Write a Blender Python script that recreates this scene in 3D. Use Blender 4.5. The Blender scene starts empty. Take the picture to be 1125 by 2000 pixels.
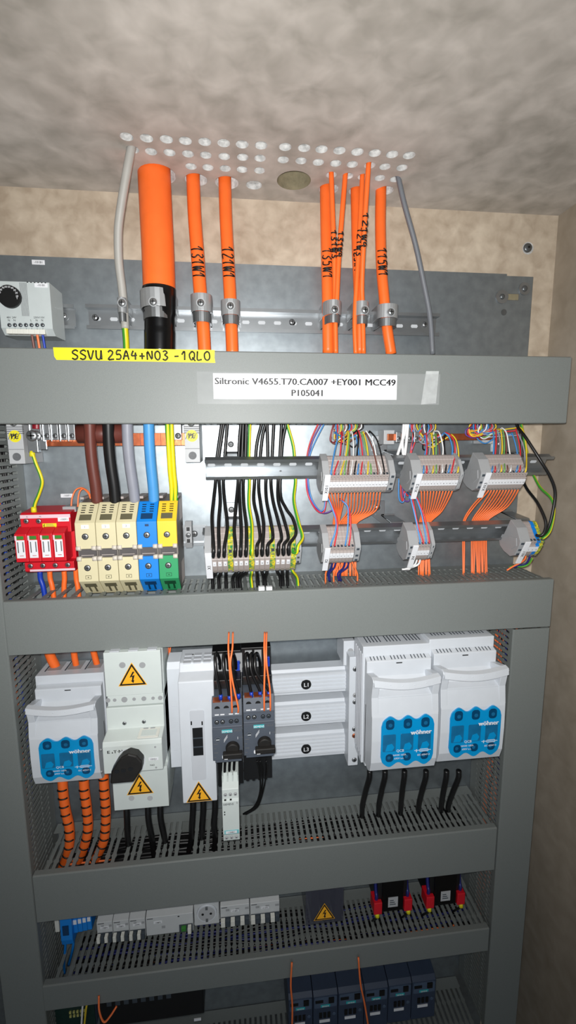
import bpy, bmesh, math, random
from mathutils import Vector, Matrix
random.seed(7)
C = bpy.context.scene.collection
# ------------------------------------------------------------------ camera, world, light, exposure
EYE = 1.72                      # camera height (m); plate surface is y = 0, camera stands 0.76 m in front
DIST = 760.0
FPX = 890.0
yaw, pit, rol = (math.radians(a) for a in (6.42462226, -8.68532596, -0.31980776))
fw = Vector((math.sin(yaw)*math.cos(pit), math.cos(yaw)*math.cos(pit), math.sin(pit)))
r0 = Vector((math.cos(yaw), -math.sin(yaw), 0)); u0 = r0.cross(fw)
rt = math.cos(rol)*r0 + math.sin(rol)*u0; up = -math.sin(rol)*r0 + math.cos(rol)*u0
cd = bpy.data.cameras.new('camera'); cam = bpy.data.objects.new('camera', cd); C.objects.link(cam)
cam.matrix_world = Matrix(((rt.x, up.x, -fw.x, 0), (rt.y, up.y, -fw.y, -DIST/1000), (rt.z, up.z, -fw.z, EYE), (0, 0, 0, 1)))
cd.sensor_fit = 'VERTICAL'; cd.sensor_height = 36; cd.lens = FPX/2000*36; cd.clip_start = 0.01
sc = bpy.context.scene; sc.camera = cam
sc.view_settings.view_transform = 'Standard'; sc.view_settings.look = 'None'
sc.view_settings.gamma = 1; sc.view_settings.use_curve_mapping = False; sc.view_settings.exposure = 0.0
wd = bpy.data.worlds.new('world'); sc.world = wd; wd.use_nodes = True
wd.node_tree.nodes['Background'].inputs[0].default_value = (0.80, 0.9, 1.0, 1); wd.node_tree.nodes['Background'].inputs[1].default_value = 0.38
ld = bpy.data.lights.new('phone_torch', 'SPOT'); ld.spot_size = math.radians(135); ld.spot_blend = 1.; ld.energy = 29.5; ld.shadow_soft_size = 0.011; ld.color = (1.0, 0.99, 0.97)
lo = bpy.data.objects.new('phone_torch', ld); C.objects.link(lo); lo.location = (-0.006, -DIST/1000, EYE+0.014)
lo.rotation_euler = Vector((0.10, 1, -0.06)).to_track_quat('-Z', 'Y').to_euler()

# ------------------------------------------------------------------ helpers
def ray(px, py): return rt*((px-562.5)/FPX) - up*((py-1000)/FPX) + fw
def P(px, py, Y):                       # photo pixel + distance from the plate (mm, negative = towards the viewer) -> mm
    d = ray(px, py); k = (DIST+Y)/d.y; return (d.x*k, Y, d.z*k)
def X(px, py, Y): return P(px, py, Y)[0]
def Z(px, py, Y): return P(px, py, Y)[2]
def onz(px, py, z):
    d = ray(px, py); k = z/d.z; return (d.x*k, d.y*k-DIST, z)
def lin(c):
    c /= 255.0; return c/12.92 if c <= .04045 else ((c+.055)/1.055)**2.4
MATS = {}
def mat(name, col, rough=.5, metal=0., noise=0., scale=40., bump=0., col2=None, coat=0., trans=0., detail=6, stretch=None, alpha=1., scale2=0, ramp=(.32, .68)):
    m = bpy.data.materials.new(name); m.use_nodes = True; nt = m.node_tree; b = nt.nodes['Principled BSDF']
    c = [lin(x) for x in col]; b.inputs['Base Color'].default_value = (*c, 1)
    b.inputs['Roughness'].default_value = rough; b.inputs['Metallic'].default_value = metal
    if coat: b.inputs['Coat Weight'].default_value = coat
    if trans: b.inputs['Transmission Weight'].default_value = trans; b.inputs['IOR'].default_value = 1.15
    if alpha < 1: b.inputs['Alpha'].default_value = alpha
    tc = nt.nodes.new('ShaderNodeTexCoord'); n = nt.nodes.new('ShaderNodeTexNoise')
    n.inputs['Scale'].default_value = scale; n.inputs['Detail'].default_value = detail
    src = tc.outputs['Object']
    if stretch:
        mp = nt.nodes.new('ShaderNodeMapping'); mp.inputs['Scale'].default_value = stretch
        nt.links.new(src, mp.inputs[0]); src = mp.outputs[0]
    nt.links.new(src, n.inputs['Vector'])
    fac = n.outputs['Fac']
    if scale2:                                   # second, flaky layer of mottling
        n.inputs['Distortion'].default_value = .2
        n2 = nt.nodes.new('ShaderNodeTexNoise'); n2.inputs['Scale'].default_value = scale2; n2.inputs['Detail'].default_value = 3; n2.inputs['Distortion'].default_value = .35
        nt.links.new(src, n2.inputs['Vector']); mx = nt.nodes.new('ShaderNodeMix'); mx.inputs[0].default_value = .55
        nt.links.new(n.outputs['Fac'], mx.inputs[2]); nt.links.new(n2.outputs['Fac'], mx.inputs[3]); fac = mx.outputs[0]
    if noise or col2:
        rp = nt.nodes.new('ShaderNodeValToRGB'); e = rp.color_ramp.elements
        e[0].position = ramp[0]; e[1].position = ramp[1]
        c2 = [lin(x) for x in col2] if col2 else c
        e[0].color = (*[max(0, x*(1-noise)) for x in c], 1); e[1].color = (*[min(1, x*(1+noise)) for x in c2], 1)
        nt.links.new(fac, rp.inputs[0]); nt.links.new(rp.outputs[0], b.inputs['Base Color'])
    if bump:
        bp = nt.nodes.new('ShaderNodeBump'); bp.inputs['Strength'].default_value = bump; bp.inputs['Distance'].default_value = .002
        nt.links.new(n.outputs['Fac'], bp.inputs['Height']); nt.links.new(bp.outputs[0], b.inputs['Normal'])
    MATS[name] = m; return m
mat('ceiling', (166, 160, 151), .9, 0, .02, 5, .3, (210, 203, 195), scale2=28, ramp=(.36, .66))
mat('wall_tan', (172, 155, 135), .9, 0, .02, 8, .25, (208, 194, 174), scale2=45, ramp=(.36, .66))
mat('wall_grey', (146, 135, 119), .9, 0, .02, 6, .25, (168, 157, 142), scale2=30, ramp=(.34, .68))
mat('plaster', (200, 200, 198), .95, 0, .25, 160, .8)
mat('hole_deep', (130, 122, 98), .95, 0, .2, 90, .5)
mat('floor', (105, 103, 98), .8, 0, .1, 20, .1)
mat('galv', (146, 154, 159), .41, .8, .05, 60, .015, (155, 163, 168), detail=3)
mat('zinc', (160, 164, 167), .34, .85, .08, 30, .02)
mat('zinc_dark', (110, 114, 116), .35, .7, .08, 60, .02)
mat('clamp_metal', (176, 179, 181), .4, .55, .06, 50, .02)
mat('steel', (150, 153, 155), .42, .85, .08, 90)
mat('duct', (120, 125, 123), .5, 0, .05, 900, .05, detail=2)
mat('white', (208, 213, 219), .38, 0, .015, 60)
mat('white_top', (196, 200, 206), .42, 0, .015, 60)
mat('eaton', (205, 213, 210), .4, 0, .015, 60)
mat('offwhite', (222, 222, 214), .45, 0, .02, 60)
mat('thermo', (188, 196, 196), .45, 0, .02, 80)
mat('paper', (228, 230, 234), .5, 0, .02, 200)
mat('tape', (196, 200, 200), .18, 0, .05, 90, alpha=.2)
mat('tape_glare', (226, 230, 230), .2, 0, .1, 90, alpha=.45)  # half-clear white standing in for the glare on the tape
mat('yellow_tape', (238, 226, 30), .5, 0, .04, 200)
mat('ink', (14, 14, 14), .5, 0, .1, 300)
mat('grey_ink', (95, 97, 100), .6, 0, .1, 300)
mat('red_ink', (190, 40, 60), .6, 0, .1, 300)
mat('orange', (250, 112, 42), .42, 0, .04, 60)
mat('orange_wire', (250, 124, 66), .4, 0, .05, 60)
mat('black_cable', (20, 20, 21), .38, 0, .1, 60)
mat('black', (13, 13, 14), .45, 0, .1, 60)
mat('black_gloss', (12, 12, 13), .22, 0, .1, 60)
mat('knob', (26, 24, 22), .5, 0, .15, 120, .1)
mat('grey_cable', (168, 166, 160), .5, 0, .03, 60)
mat('dgrey_cable', (112, 116, 122), .45, 0, .03, 60)
mat('brown', (98, 50, 42), .4, 0, .05, 60)
mat('silver_cond', (138, 140, 150), .4, 0, .04, 60)
mat('blue_cond', (72, 146, 206), .4, 0, .04, 60)
mat('wire_blue', (70, 140, 205), .4, 0, .04, 60)
mat('wire_navy', (26, 34, 105), .4, 0, .04, 60)
mat('ferrule_blue', (20, 60, 175), .4, 0, .04, 60)
mat('wire_red', (212, 48, 58), .4, 0, .04, 60)
mat('wire_yellow', (226, 196, 50), .4, 0, .04, 60)
mat('wire_green', (110, 168, 92), .4, 0, .04, 60)
mat('wire_grey', (150, 154, 164), .4, 0, .04, 60)
mat('wire_white', (232, 232, 232), .4, 0, .03, 60)
mat('wire_brown', (120, 74, 66), .4, 0, .04, 60)
mat('wire_purple', (104, 70, 150), .4, 0, .04, 60)
mat('gy_yellow', (222, 206, 24), .42, 0, .04, 60)
mat('gy_green', (66, 150, 46), .42, 0, .04, 60)
mat('copper', (172, 92, 58), .35, .7, .15, 120, .05)
mat('beige', (210, 201, 164), .48, 0, .02, 60)
mat('beige_dark', (96, 92, 70), .5, 0, .05, 60)
mat('term_blue', (14, 126, 214), .45, 0, .02, 60)
mat('term_blue_dark', (8, 56, 98), .45, 0, .02, 60)
mat('term_yellow', (244, 198, 50), .45, 0, .02, 60)
mat('term_green', (46, 150, 96), .45, 0, .02, 60)
mat('term_green_dark', (20, 72, 46), .45, 0, .02, 60)
mat('term_grey', (166, 156, 152), .5, 0, .03, 60)
mat('term_side', (120, 114, 108), .5, 0, .04, 60)
mat('clamp_grey', (156, 158, 160), .5, 0, .03, 60)
mat('marker', (226, 228, 232), .5, 0, .02, 60)
mat('red', (206, 22, 38), .42, 0, .03, 60)
mat('red_dark', (150, 12, 26), .42, 0, .03, 60)
mat('pink_strip', (226, 196, 206), .45, 0, .02, 60)
mat('flag_green', (52, 128, 44), .5, 0, .03, 60)
mat('win_blue', (0, 146, 208), .16, 0, .06, 30, coat=.3)
mat('win_dark', (0, 66, 106), .25, 0, .15, 60)
mat('win_mid', (20, 104, 150), .25, 0, .15, 60)
mat('slate', (78, 85, 96), .48, 0, .03, 80)
mat('slate_light', (86, 92, 102), .48, 0, .03, 80)
mat('teal', (38, 170, 176), .5, 0, .03, 80)
mat('sign_orange', (250, 180, 36), .5, 0, .02, 80)
mat('navy', (50, 62, 82), .45, 0, .06, 60)
mat('navy_light', (74, 90, 112), .45, 0, .06, 60)
mat('mcb', (196, 199, 200), .45, 0, .02, 60)
mat('toggle', (62, 70, 78), .45, 0, .04, 60)
mat('smoke', (86, 88, 102), .15, 0, .02, 60, alpha=.38)
mat('pcb', (16, 46, 40), .45, 0, .2, 200)
mat('win_term', (88, 84, 84), .2, 0, .1, 60)
mat('galv_hole', (196, 200, 204), .5, .1, .05, 60)
mat('clamp_light', (178, 180, 182), .5, 0, .03, 60)
mat('wire_red_dark', (130, 14, 30), .4, 0, .04, 60)
mat('term_hinge', (206, 198, 186), .5, 0, .03, 60)
mat('gy_block', (232, 206, 40), .45, 0, 0, 260, 0, (30, 130, 80), detail=2)
mat('black_wire', (17, 17, 18), .28, 0, .1, 60)
mat('teal_light', (120, 190, 196), .5, 0, .03, 80)
mat('bolt_dim', (190, 186, 110), .5, 0, .05, 80)
mat('bolt_yellow', (226, 214, 30), .5, 0, .03, 60)

class MB:
    def __init__(s, T=None): s.v = []; s.f = []; s.m = []; s.s = []; s.mats = []; s.T = T
    def add(s, vs, fs, m, smooth=False):
        if m not in s.mats: s.mats.append(m)
        k = s.mats.index(m); o = len(s.v)
        s.v += [s.T(*p) if s.T else tuple(p) for p in vs]
        for f in fs: s.f.append([i+o for i in f]); s.m.append(k); s.s.append(smooth)
        return s
    def box(s, x0, x1, y0, y1, z0, z1, m):
        return s.add([(x, y, z) for x in (x0, x1) for y in (y0, y1) for z in (z0, z1)],
                     [(0, 1, 3, 2), (4, 6, 7, 5), (0, 4, 5, 1), (2, 3, 7, 6), (0, 2, 6, 4), (1, 5, 7, 3)], m)
    def prism(s, poly, ax, a0, a1, m, smooth=False):
        n = len(poly)
        mk = {'x': lambda a, p: (a, p[0], p[1]), 'y': lambda a, p: (p[0], a, p[1]), 'z': lambda a, p: (p[0], p[1], a)}[ax]
        vs = [mk(a0, p) for p in poly] + [mk(a1, p) for p in poly]
        s.add(vs, [tuple(range(n-1, -1, -1)), tuple(range(n, 2*n))], m)
        k = s.mats.index(m); o = len(s.v)-2*n
        for i in range(n):
            j = (i+1) % n; s.f.append([o+i, o+j, o+n+j, o+n+i]); s.m.append(k); s.s.append(smooth)
        return s
    def cyl(s, p0, p1, ra, m, rb=None, seg=16):
        rb = ra if rb is None else rb
        p0 = Vector(p0); p1 = Vector(p1); d = (p1-p0).normalized()
        a = d.orthogonal().normalized(); b = d.cross(a)
        vs = []
        for p, r in ((p0, ra), (p1, rb)):
            for i in range(seg):
                t = 2*math.pi*i/seg; vs.append(tuple(p+(a*math.cos(t)+b*math.sin(t))*r))
        s.add(vs, [(i, (i+1) % seg, seg+(i+1) % seg, seg+i) for i in range(seg)], m, True)
        s.f.append([len(s.v)-2*seg+i for i in range(seg-1, -1, -1)]); s.f.append([len(s.v)-seg+i for i in range(seg)])
        k = s.mats.index(m); s.m += [k, k]; s.s += [False, False]
        return s
    def dome(s, c, r, h, m, seg=16, ax=(0, -1, 0)):           # rounded screw head / button
        c = Vector(c); ax = Vector(ax); a = ax.orthogonal().normalized(); b = ax.cross(a); vs = []; fs = []
        R = 4
        for j in range(R):
            t = j/R*math.pi/2
            for i in range(seg):
                q = 2*math.pi*i/seg; vs.append(tuple(c+(a*math.cos(q)+b*math.sin(q))*r*math.cos(t)+ax*h*math.sin(t)))
        vs.append(tuple(c+ax*h))
        for j in range(R-1):
            for i in range(seg): fs.append((j*seg+i, j*seg+(i+1) % seg, (j+1)*seg+(i+1) % seg, (j+1)*seg+i))
        for i in range(seg): fs.append(((R-1)*seg+i, (R-1)*seg+(i+1) % seg, R*seg))
        fs.append(tuple(range(seg-1, -1, -1)))
        return s.add(vs, fs, m, True)
    def tube(s, pts, r, m, seg=8, m2=None, twist=0.):
        pts = [Vector(p) for p in pts]; n = len(pts); vs = []; fs = []
        a = None
        for i, p in enumerate(pts):
            d = (pts[min(i+1, n-1)]-pts[max(i-1, 0)]).normalized()
            if a is None: a = Vector((1, 0, 0)) if abs(d.x) < .9 else Vector((0, 0, 1))
            a = (a-d*a.dot(d)).normalized(); b = d.cross(a)
            ri = r[i] if isinstance(r, (list, tuple)) else r
            for k in range(seg):
                t = 2*math.pi*k/seg+twist*i; vs.append(tuple(p+(a*math.cos(t)+b*math.sin(t))*ri))
        f1 = []; f2 = []
        for i in range(n-1):
            for k in range(seg):
                (f2 if (m2 and .22 < (k+.5)/seg < .78) else f1).append((i*seg+k, i*seg+(k+1) % seg, (i+1)*seg+(k+1) % seg, (i+1)*seg+k))
        s.add(vs, f1+[tuple(range(seg-1, -1, -1)), tuple((n-1)*seg+k for k in range(seg))], m, True)
        if m2:
            if m2 not in s.mats: s.mats.append(m2)
            o = len(s.v)-len(vs); kk = s.mats.index(m2)
            for f in f2: s.f.append([i+o for i in f]); s.m.append(kk); s.s.append(True)
        return s
    def text(s, t, h, x, z, Y, m, al='L', bold=0., sx=1., R=None, U=None, ex=.15):
        """flat lettering of cap height h (mm); faces the viewer (or lies in the frame R, U)"""
        vs, fs, w = glyphs(t, bold)
        o = {'L': 0, 'C': -w/2, 'R': -w}[al]; R = Vector(R or (1, 0, 0)); U = Vector(U or (0, 0, 1)); N = R.cross(U)
        O = Vector((x, Y, z)); q = h/.70
        return s.add([tuple(O+R*((v[0]+o)*q*sx)+U*(v[1]*q)+N*(.3+v[2]*ex)) for v in vs], fs, m)
    def build(s, name, parent=None, bevel=0, label=None, kind=None, seg=2):
        vs = [Vector((p[0]/1000, p[1]/1000, p[2]/1000+EYE)) for p in s.v]
        if parent is None:
            lo_ = Vector([min(v[i] for v in vs) for i in range(3)]); hi = Vector([max(v[i] for v in vs) for i in range(3)])
            org = Vector(((lo_.x+hi.x)/2, (lo_.y+hi.y)/2, lo_.z))
        else:
            org = Vector((0, 0, 0)); q = parent
            while q is not None: org += q.location; q = q.parent
        me = bpy.data.meshes.new(name); me.from_pydata([tuple(v-org) for v in vs], [], s.f)
        for m in s.mats: me.materials.append(MATS[m])
        for p, k, sm in zip(me.polygons, s.m, s.s): p.material_index = k; p.use_smooth = sm
        bm = bmesh.new(); bm.from_mesh(me); bmesh.ops.recalc_face_normals(bm, faces=bm.faces); bm.to_mesh(me); bm.free()
        o = bpy.data.objects.new(name, me); C.objects.link(o)
        if parent is not None: o.parent = parent
        else: o.location = org
        if bevel:
            b = o.modifiers.new('bevel', 'BEVEL'); b.width = bevel/1000; b.segments = seg; b.limit_method = 'ANGLE'; b.angle_limit = math.radians(40)
        if label: o['label'] = label
        if kind: o['kind'] = kind
        return o
GC = {}
def glyphs(t, bold):
    if (t, bold) in GC: return GC[(t, bold)]
    cu = bpy.data.curves.new('lettering', 'FONT'); cu.body = t; cu.resolution_u = 2; cu.extrude = .5
    ob = bpy.data.objects.new('lettering', cu); C.objects.link(ob)
    dg = bpy.context.evaluated_depsgraph_get(); me = bpy.data.meshes.new_from_object(ob.evaluated_get(dg))
    vs = [tuple(v.co) for v in me.vertices]; fs = [tuple(p.vertices) for p in me.polygons]
    if bold:
        n = len(vs); vs = [(v[0]+k*bold, v[1], v[2]+k*.3) for k in (-1, 0, 1) for v in vs]; fs = [tuple(i+n*k for i in f) for k in range(3) for f in fs]
    bpy.data.objects.remove(ob); bpy.data.curves.remove(cu); bpy.data.meshes.remove(me)
    x0 = min([v[0] for v in vs] or [0]); w = max([v[0] for v in vs] or [0])-x0
    GC[(t, bold)] = ([(v[0]-x0, v[1], v[2]) for v in vs], fs, w); return GC[(t, bold)]
def tag(o, label, cat, group=None):
    o['label'] = label; o['category'] = cat
    if group: o['group'] = group
    return o
def thing(name, label, cat, loc, group=None):          # loc in mm
    o = bpy.data.objects.new(name, None); C.objects.link(o); o.empty_display_size = .02
    o.location = (loc[0]/1000, loc[1]/1000, loc[2]/1000+EYE)
    return tag(o, label, cat, group)
def copy_tree(o, d, label, group=None):                 # d in mm
    c = o.copy(); C.objects.link(c); c.location = o.location+Vector(d)/1000; c['label'] = label
    if group: c['group'] = group
    def kids(a, b):
        for ch in [q for q in a.children]:
            e = ch.copy(); C.objects.link(e); e.parent = b; kids(ch, e)
    kids(o, c); return c
def spline(pts, n=6):
    pts = [Vector(p) for p in pts]
    if len(pts) < 3: return [pts[0].lerp(pts[-1], i/n) for i in range(n+1)]
    q = [2*pts[0]-pts[1]]+pts+[2*pts[-1]-pts[-2]]; out = []
    for i in range(1, len(q)-2):
        a, b, c, d = q[i-1:i+3]
        for k in range(n):
            t = k/n; out.append(.5*((2*b)+(c-a)*t+(2*a-5*b+4*c-d)*t*t+(3*b-a-3*c+d)*t**3))
    out.append(pts[-1]); return out
def wire(name, label, pts, r, m, group=None, cat='wire', seg=8, m2=None, n=6, twist=0.):
    mb = MB(); mb.tube(spline([(p[:3] if len(p) == 4 else P(*p)) for p in pts], n), r, m, seg, m2, twist)
    return tag(mb.build(name), label, cat, group)
ORD = 'first second third fourth fifth sixth seventh eighth ninth tenth eleventh twelfth thirteenth fourteenth fifteenth sixteenth seventeenth eighteenth'.split()
def screw(mb, x, Y, z, r, m='steel', h=None, slot='x'):
    mb.dome((x, Y, z), r, h or r*.45, m, 14)
    hh = (h or r*.45)
    mb.box(x-r*.6, x+r*.6, Y-hh*1.03, Y-hh*.8, z-r*.13, z+r*.13, 'ink')
    if slot == 'x': mb.box(x-r*.13, x+r*.13, Y-hh*1.03, Y-hh*.8, z-r*.6, z+r*.6, 'ink')
def disc(mb, x, Y, z, r, m, d=.5, seg=20): mb.cyl((x, Y, z), (x, Y-d, z), r, m, seg=seg)
def warning(parent, cx, zb, Y, w):
    """orange high-voltage triangle, base centre (cx, zb)"""
    h = w*.88; mb = MB()
    def tri(k, y0, y1, m):
        c = zb+h*.36
        pts = [(cx-w/2*k, c+(zb-c)*k), (cx+w/2*k, c+(zb-c)*k), (cx, c+(zb+h-c)*k)]
        mb.prism(pts, 'y', y0, y1, m)
    tri(1.06, Y, Y-.3, 'sign_orange'); tri(.98, Y, Y-.5, 'ink'); tri(.78, Y, Y-.7, 'sign_orange')
    b = [(.02, .62), (-.1, .36), (.0, .4), (-.02, .22), (-.06, .22), (.03, .1), (.07, .24), (.035, .235), (.09, .47), (-.01, .43), (.09, .62)]
    mb.prism([(cx+x*w, zb+z*h) for x, z in b], 'y', Y, Y-.9, 'ink')
    return mb.build('warning_sign', parent, label='orange triangular high-voltage warning sticker')
def struct(o): o['kind'] = 'structure'; return o
STROKES = {'S': [[(.9, .85), (.6, 1), (.25, .9), (.15, .7), (.5, .52), (.8, .35), (.7, .08), (.35, 0), (.05, .12)]],
 'V': [[(.05, 1), (.4, 0), (.85, 1)]], 'U': [[(.1, 1), (.1, .25), (.35, 0), (.65, .15), (.8, 1)], [(.8, 1), (.82, 0)]],
 '2': [[(.1, .8), (.4, 1), (.75, .85), (.65, .55), (.1, .03), (.9, .05)]], '5': [[(.85, .98), (.3, .98), (.2, .58), (.6, .6), (.8, .35), (.6, .05), (.1, .05)]],
 'A': [[(.0, 0), (.45, 1), (.8, 0)], [(.15, .4), (.75, .4)]], '4': [[(.35, 1), (.1, .45), (.85, .5)], [(.65, .8), (.6, 0)]],
 '+': [[(.1, .4), (.85, .4)], [(.47, .75), (.47, .05)]], 'N': [[(.1, 0), (.15, .95), (.75, .05), (.8, 1)]],
 '0': [[(.5, 1), (.15, .75), (.15, .25), (.5, 0), (.8, .25), (.8, .75), (.5, 1)]], 'O': [[(.5, 1), (.1, .7), (.15, .2), (.5, 0), (.85, .25), (.8, .8), (.5, 1)]],
 '3': [[(.15, .9), (.5, 1), (.75, .8), (.4, .55), (.8, .3), (.5, 0), (.1, .1)]], '-': [[(.15, .4), (.75, .42)]],
 '1': [[(.1, .6), (.5, 1), (.5, 0)]], 'Q': [[(.5, 1), (.1, .6), (.3, .05), (.75, .2), (.85, .75), (.5, 1)], [(.5, .3), (.95, -.1)]],
 'L': [[(.2, 1), (.15, .05), (.8, .08)]], 'W': [[(.05, 1), (.25, 0), (.45, .8), (.65, 0), (.9, 1)]], ' ': []}
def handwrite(mb, s, fn, adv=1.1, r=.8):
    """marker-pen lettering; fn maps (advance, height 0..1) to a point on the surface"""
    x = 0
    for ch in s:
        for st in STROKES[ch]:
            p = spline([(x+a, b, 0) for a, b in st], 4)
            mb.tube([fn(q.x, q.y) for q in p], r, 'ink', 5)
        x += (.55 if ch == ' ' else adv)
    return x

# ------------------------------------------------------------------ setting
CEIL = 381.; WALLY = 30.; RW = 558.; LW = -640.; FLOOR = -EYE*1000
def wall(name, b, m): return struct(MB().box(*b, m).build(name))
wall('wall_back', (LW, RW, WALLY, WALLY+40, FLOOR, CEIL), 'wall_tan')
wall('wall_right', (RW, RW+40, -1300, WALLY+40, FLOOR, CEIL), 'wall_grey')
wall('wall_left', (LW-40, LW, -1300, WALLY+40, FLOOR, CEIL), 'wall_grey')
wall('floor', (LW-40, RW+40, -1300, WALLY+40, FLOOR-40, FLOOR), 'floor')
ce = wall('ceiling', (LW-40, RW+40, -1300, WALLY+40, CEIL, CEIL+60), 'ceiling')
HOLES = [(247, 267, 10), (286, 270, 10), (325, 272, 10), (362, 275, 10), (400, 277, 10), (437, 279.5, 10), (473, 282, 10), (510, 284, 10),
 (295, 296, 9.5), (331, 298, 9.5), (367, 300.5, 9.5), (402, 303, 9.5), (438, 305.5, 9.5), (474, 307, 9.5), (508, 309, 9.5), (259, 292, 10),
 (373, 325, 9.5), (406, 327, 9.5), (440, 329, 9.5), (473, 331, 9.5), (507, 333, 9.5), (496, 361.5, 12),
 (557, 287, 10), (594, 289, 10), (628, 291.5, 10), (663, 294, 10), (698, 296.5, 10), (732, 299, 10), (766, 301.5, 10), (799, 303.5, 10),
 (553, 312, 9.5), (588, 314, 9.5), (621.5, 317, 9.5), (655.5, 319, 9.5), (688, 321, 9.5), (722, 323, 9.5), (752, 325.5, 9.5), (785, 327.5, 9.5),
 (647, 341.5, 9.5), (679.5, 343.5, 9.5), (709, 345.5, 9.5), (742, 347.5, 9.5), (772, 350, 9.5),
 (307, 341, 26.5), (383, 351, 16.5), (443, 357, 17.5), (642, 369, 15), (698, 373, 13.5), (753, 372, 12.5), (574, 353, 25)]
cut = MB()
for px, py, r in HOLES:
    r = {10: 8.3, 9.5: 7.9}.get(r, r)
    x, y, z = onz(px, py, CEIL); y = min(y, WALLY-r-1.5)
    if r == 25: cut.cyl((x, y, CEIL-5), (x, y, CEIL+35), r, 'hole_deep', seg=40)
    else: cut.cyl((x, y, CEIL-5), (x, y, CEIL+(7 if r < 12.1 else 30)), r, 'plaster', seg=24)
co = cut.build('cutter')
bo = ce.modifiers.new('holes', 'BOOLEAN'); bo.operation = 'DIFFERENCE'; bo.object = co; bo.solver = 'EXACT'
try: bo.material_mode = 'TRANSFER'
except Exception: pass
dg = bpy.context.evaluated_depsgraph_get(); nm = bpy.data.meshes.new_from_object(ce.evaluated_get(dg))
ce.modifiers.clear(); ce.data = nm; bpy.data.objects.remove(co)

# galvanised mounting plate
pl = thing('mounting_plate', 'grey galvanised steel mounting plate covering the back of the cabinet', 'plate', (60, 0, FLOOR+60))
mb = MB(); xl, xr = -520., 500.; kx, ky, kz = P(989, 580, 0)
mb.box(xl, xr, 0, 3, FLOOR+60, 271, 'galv'); mb.box(xl, X(990, 538, 0), 0, 3, 271, 274, 'galv')
mb.build('sheet', pl)
mb = MB(); disc(mb, kx-8, -.2, kz, 11, 'zinc', 1.2); mb.dome((kx-8, -1.4, kz), 4.5, 2.5, 'zinc_dark'); mb.build('screw', pl)
mb = MB(); mb.box(kx+1, kx+22, -.4, 0, kz-5.5, kz+5.5, 'steel'); mb.box(kx+2, kx+21, -.6, 0, kz-4.6, kz+4.6, 'hole_deep'); mb.build('keyhole_slot', pl)
x, y, z = P(1024, 564, 0); mb = MB(); disc(mb, x, -.2, z, 10, 'zinc', 1.2); mb.dome((x, -1.4, z), 5, 2.5, 'zinc_dark'); mb.build('screw', pl)
x, y, z = P(984, 610, 0); mb = MB(); disc(mb, x, -.1, z, 5, 'zinc_dark', .4); mb.build('hole', pl)
x, y, z = P(1031, 485, WALLY); mb = MB(); disc(mb, x, WALLY, z, 10, 'plaster', .6); disc(mb, x-1.5, WALLY-.5, z, 7.5, 'steel', 2); mb.dome((x-1.5, WALLY-2.5, z), 7.5, 3, 'zinc_dark'); disc(mb, x-1.5, WALLY-5.3, z, 2, 'ink', .6, 6)
tag(mb.build('wall_screw'), 'round steel screw in the tan wall above the plate corner', 'screw')

# ------------------------------------------------------------------ slotted cable trunking
def slotted(name, parent, M, ua, ub, H, miss=lambda i: False, pitch=10., th=1.8, base=.2, lip=.95):
    mb = MB(lambda a, b, c: M(a, b, c))
    mb.box(ua, ub, 0, H*base, 0, th, 'duct'); mb.box(ua, ub, H*lip, H, 0, th, 'duct')
    n = int((ub-ua)/pitch); p = (ub-ua)/n
    for i in range(n):
        if miss(i): continue
        u = ua+(i+.5)*p; w = p*.28; b = p*.43
        prof = [(base, w), (.38, w), (.42, b), (.46, w), (.74, w), (.78, b), (.82, w), (.90, w), (lip, b)]
        mb.prism([(u-a, H*v) for v, a in prof]+[(u+a, H*v) for v, a in reversed(prof)], 'z', 0, th, 'duct')
    return mb.build(name, parent)
H = 101.
def hduct(label, x0, x1, zt, zb, miss=lambda i: False, lid=(0, 0), bottom=True, depth=H, lidh=None):
    t = thing('cable_trunking', label, 'trunking', ((x0+x1)/2, -depth/2, zb))
    slotted('slotted_side', t, lambda u, v, w: (u, -v-1, zt-1-w), x0, x1, depth-3, miss)
    if bottom: slotted('slotted_side', t, lambda u, v, w: (u, -v-1, zb+1+w), x0, x1, depth-3)
    MB().box(x0, x1, -2, -.5, zb+3, zt-3, 'duct').build('base', t)
    mb = MB(); a, b = x0-lid[0], x1+lid[1]; y = -depth; zz = zb if lidh is None else zt-lidh
    mb.prism([(y, zt+.6), (y-2, zt-.6), (y-2, zz+.6), (y, zz-.6), (y+9, zz-.6), (y+9, zz+1), (y+1, zz+1.4), (y+1, zt-1.4), (y+9, zt-1), (y+9, zt+.6)], 'x', a, b, 'duct')
    mb.build('cover', t, .5); return t
def vduct(label, xa, xb, z0, z1, inner, miss=lambda i: False):
    t = thing('cable_trunking', label, 'trunking', ((xa+xb)/2, -H/2, z0))
    for x, sg in ((xa, 1), (xb, -1)):
        slotted('slotted_side', t, lambda u, v, w: (x+sg*w, -v-1, u), z0, z1, H-3, miss)
    MB().box(xa+2, xb-2, -2, -.5, z0, z1, 'duct').build('base', t)
    mb = MB(); y = -H
    mb.prism([(xa-.6, y), (xa+.6, y-2), (xb-.6, y-2), (xb+.6, y), (xb+.6, y+9), (xb-1, y+9), (xb-1.4, y+1), (xa+1.4, y+1), (xa+1, y+9), (xa-.6, y+9)], 'z', z0, z1, 'duct')
    mb.build('cover', t, .5); return t
d1 = hduct('grey cable trunking across the top, with yellow tape and a white label', -440, 498, 124, 27, lid=(0, 5))
d2 = hduct('grey cable trunking under the red and beige terminals, wider than those below', -329, 500, -221, -301, lambda i: (i % 2 and i < 14) or i in (16, 19, 22), (2, 5))
d3 = hduct('grey cable trunking below the white switches and busbars', -329, 436, -667, -751, lambda i: i in (0, 3, 6, 9, 12, 16, 17, 22, 23, 27), (1, 2))
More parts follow.
